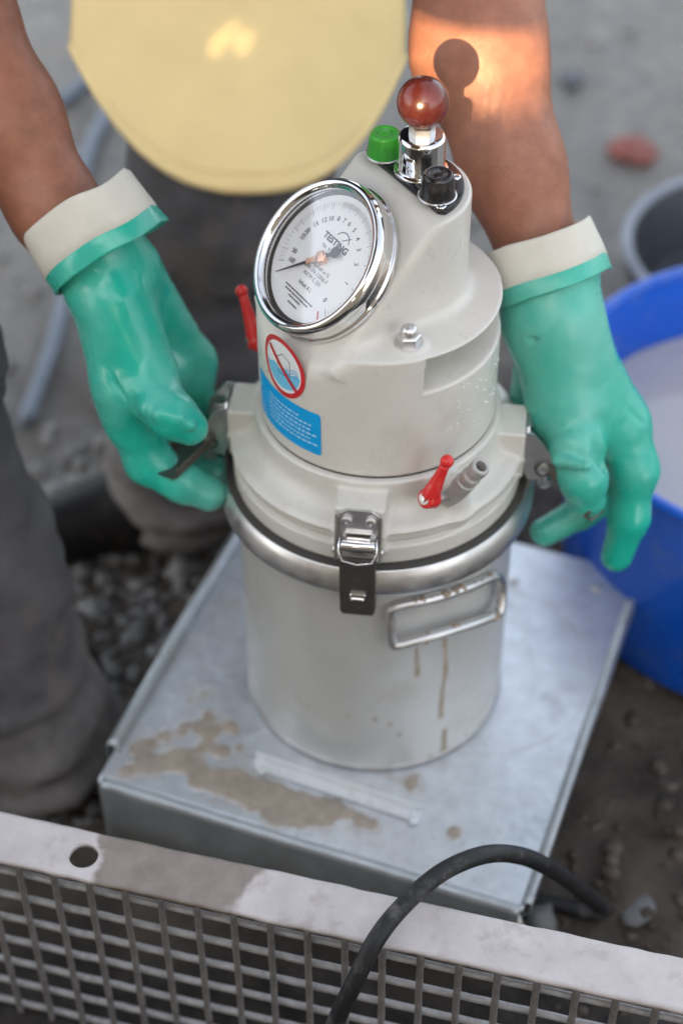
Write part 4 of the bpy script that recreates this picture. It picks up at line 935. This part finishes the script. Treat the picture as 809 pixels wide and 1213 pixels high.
def loft(c0, c1, secs, wside, n=72, seed=0, wav=.0016):
    c0, c1 = Vector(c0), Vector(c1); ax = (c1-c0).normalized(); x = Vector(wside); x = (x-ax*x.dot(ax)).normalized(); y = ax.cross(x); L = (c1-c0).length
    V = []; F = []
    for q, (t, rx, ry) in enumerate(secs):
        for i in range(n):
            a = 2*math.pi*i/n; w_ = 1+wav/.05*math.sin(2*a+seed+t)+wav/.09*math.sin(5*a+seed*2-t*3)
            q0 = c0+ax*L*t+x*rx*math.cos(a)+y*ry*math.sin(a); w_ *= 1+.10*(float(fbm(q0.x, q0.y, q0.z, .035, 3))-.44)
            V.append(c0+ax*(L*t+.006*(float(noise(a*1.3+seed*9, seed, 0., .9))-.5)*(1-min(max(t, 0), 1)*.4)+.0009*math.sin(2*a+seed)+.0003*math.sin(5*a+seed))+x*(rx*w_*math.copysign(abs(math.cos(a))**.85, math.cos(a)))+y*(ry*w_*math.sin(a)))
    for j in range(len(secs)-1):
        for i in range(n): i2 = (i+1) % n; F.append((j*n+i, j*n+i2, (j+1)*n+i2, (j+1)*n+i))
    return V, F
def cuff(c0, c1, side, w0, w1, d0, d1, root, seed):
    s = [(.30, w0*.92, d0*.92), (.05, w0*.96, d0*.96), (0, w0*.985, d0*.985), (-.015, w0, d0), (.02, w0*1.01, d0*1.01), (.2, w0+(w1-w0)*.25, d0+(d1-d0)*.25), (.4, w0+(w1-w0)*.45, d0+(d1-d0)*.45), (.55, w0+(w1-w0)*.6, d0+(d1-d0)*.6), (.70, w0+(w1-w0)*.72, d0+(d1-d0)*.72), (.715, w0+(w1-w0)*.70-.0008, d0+(d1-d0)*.70-.0008)]
    v, f = loft(c0, c1, s, side, seed=seed); o = mesh('cuff_lining', v, f, LINING, root); md = o.modifiers.new('t', 'SOLIDIFY'); md.thickness = .0012; md.offset = -1
    k = lambda t: (t, w0+(w1-w0)*t, d0+(d1-d0)*t)
    s = [k(.66), k(.72), k(.85), k(.97), (1.0, w1, d1), (1.01, w1*.985, d1*.985), (.98, w1*.95, d1*.95), (.90, w1*.86, d1*.86), (.86, w1*.74, d1*.76)]
    s[0] = (.64, s[0][1]-.001, s[0][2]-.001)
    v, f = loft(c0, c1, s, side, seed=seed); mesh('cuff_edge', v, f, GLOVE, root)
cuff((-0.2222,0.0660,0.4458), (-0.1972,0.0450,0.4145), Vector((-0.1782,0.0600,0.4803))-Vector((-0.2654,0.0600,0.4190)), .0470, .0500, .0400, .0430, GL, 1.0)
cuff((0.1196,0.0660,0.4161), (0.1334,0.0450,0.3847), Vector((0.1563,0.0600,0.4363))-Vector((0.0794,0.0600,0.4046)), .0415, .0440, .0390, .0425, GR, 2.3)
# cap: brim as a curved thick sheet and a crown over the head
tip = Vector((-0.0776,-0.2350,0.6549)); bl = Vector((-0.1798,-0.1250,0.7061)); br = Vector((0.0107,-0.1250,0.6995)); bk = (bl+br)/2
bx = (br-bl).normalized(); byy = (tip-bk); skew = byy.dot(bx); byy = (byy-bx*byy.dot(bx)); BLn = byy.length; byy.normalize(); bn = bx.cross(byy)
if bn.z < 0: bn = -bn
HWd = (br-bl).length/2; V = []; F = []; nu_, nv_ = 48, 24
for i in range(nu_+1):
    for j in range(nv_+1):
        t = -1+2*i/nu_; s = j/nv_
        # outline: superellipse front, head arc at the back
        x = t*HWd; front = BLn*(1-abs(t)**2.25); back = -.045*(1-t*t)**.0
        y = -.045+(front+.045)*s
        drop = -.040*t*t-.006*s*s+.0016*math.sin(x*60+1)*s
        V.append(bk+bx*(x+skew*max(y, 0)/BLn)+byy*y+bn*(drop+.004+.0022*math.sin(x*38+y*25)*(1-s*.5)))
for i in range(nu_):
    for j in range(nv_): F.append((i*(nv_+1)+j, (i+1)*(nv_+1)+j, (i+1)*(nv_+1)+j+1, i*(nv_+1)+j+1))
CP_ = bpy.data.objects.new('cap', None); COL.objects.link(CP_); CP_.parent = PS; CP_['_base'] = PS['_base']; CP_.matrix_parent_inverse = Matrix.Identity(4)
CP_.matrix_basis = Matrix.Identity(4); CP_['_base'] = tuple(PS['_base'])
o = mesh('brim', V, F, CAPM, CP_); md = o.modifiers.new('t', 'SOLIDIFY'); md.thickness = .004; md.offset = 0
E_ = [V[i*(nv_+1)+nv_] for i in range(nu_+1)]
v, f = tube(E_, .0030, 10); mesh('brim_edge', v, f, CAPM, CP_)
for q_, nm2 in ((.955, 'stitching'),):
    jj = q_*nv_; j0 = int(jj); E2 = [V[i*(nv_+1)+j0].lerp(V[i*(nv_+1)+j0+1], jj-j0)+bn*.0021 for i in range(4, nu_-3)]
    v, f = tube(E2, .0004, 6); mesh(nm2, v, f, STITCH, CP_)
cc = Vector(HEAD)+Vector((0, .012, .012))
def cap_f(p):
    o_ = s_ell(p, cc, (.098, .122, .108)); i_ = s_ell(p, cc, (.084, .108, .094))
    f = np.maximum(o_, -i_); q = (p[0]-bk.x)*bn.x+(p[1]-bk.y)*bn.y+(p[2]-bk.z)*bn.z
    return np.maximum(f, -q-.012)+(fbm(p[0], p[1], p[2], .06, 2)-.4)*.004
V, F = nets(cap_f, (-.22, -.16, .66), (.05, .16, .95), .0045, 1.5); mesh('crown', V, F, CAPM, CP_)
V, F = nets(lambda p: np.maximum(s_ell(p, Vector(HEAD)+Vector((0, .01, .004)), (.080, .104, .094)), .05-(p[1]+.10)), (-.2, -.12, .66), (.03, .12, .92), .006); mesh('hair', V, F, HAIR, PS)
for o in bpy.data.objects:
    if '_base' in o: del o['_base']
for m in bpy.data.materials:
    if '_c' in m: del m['_c']
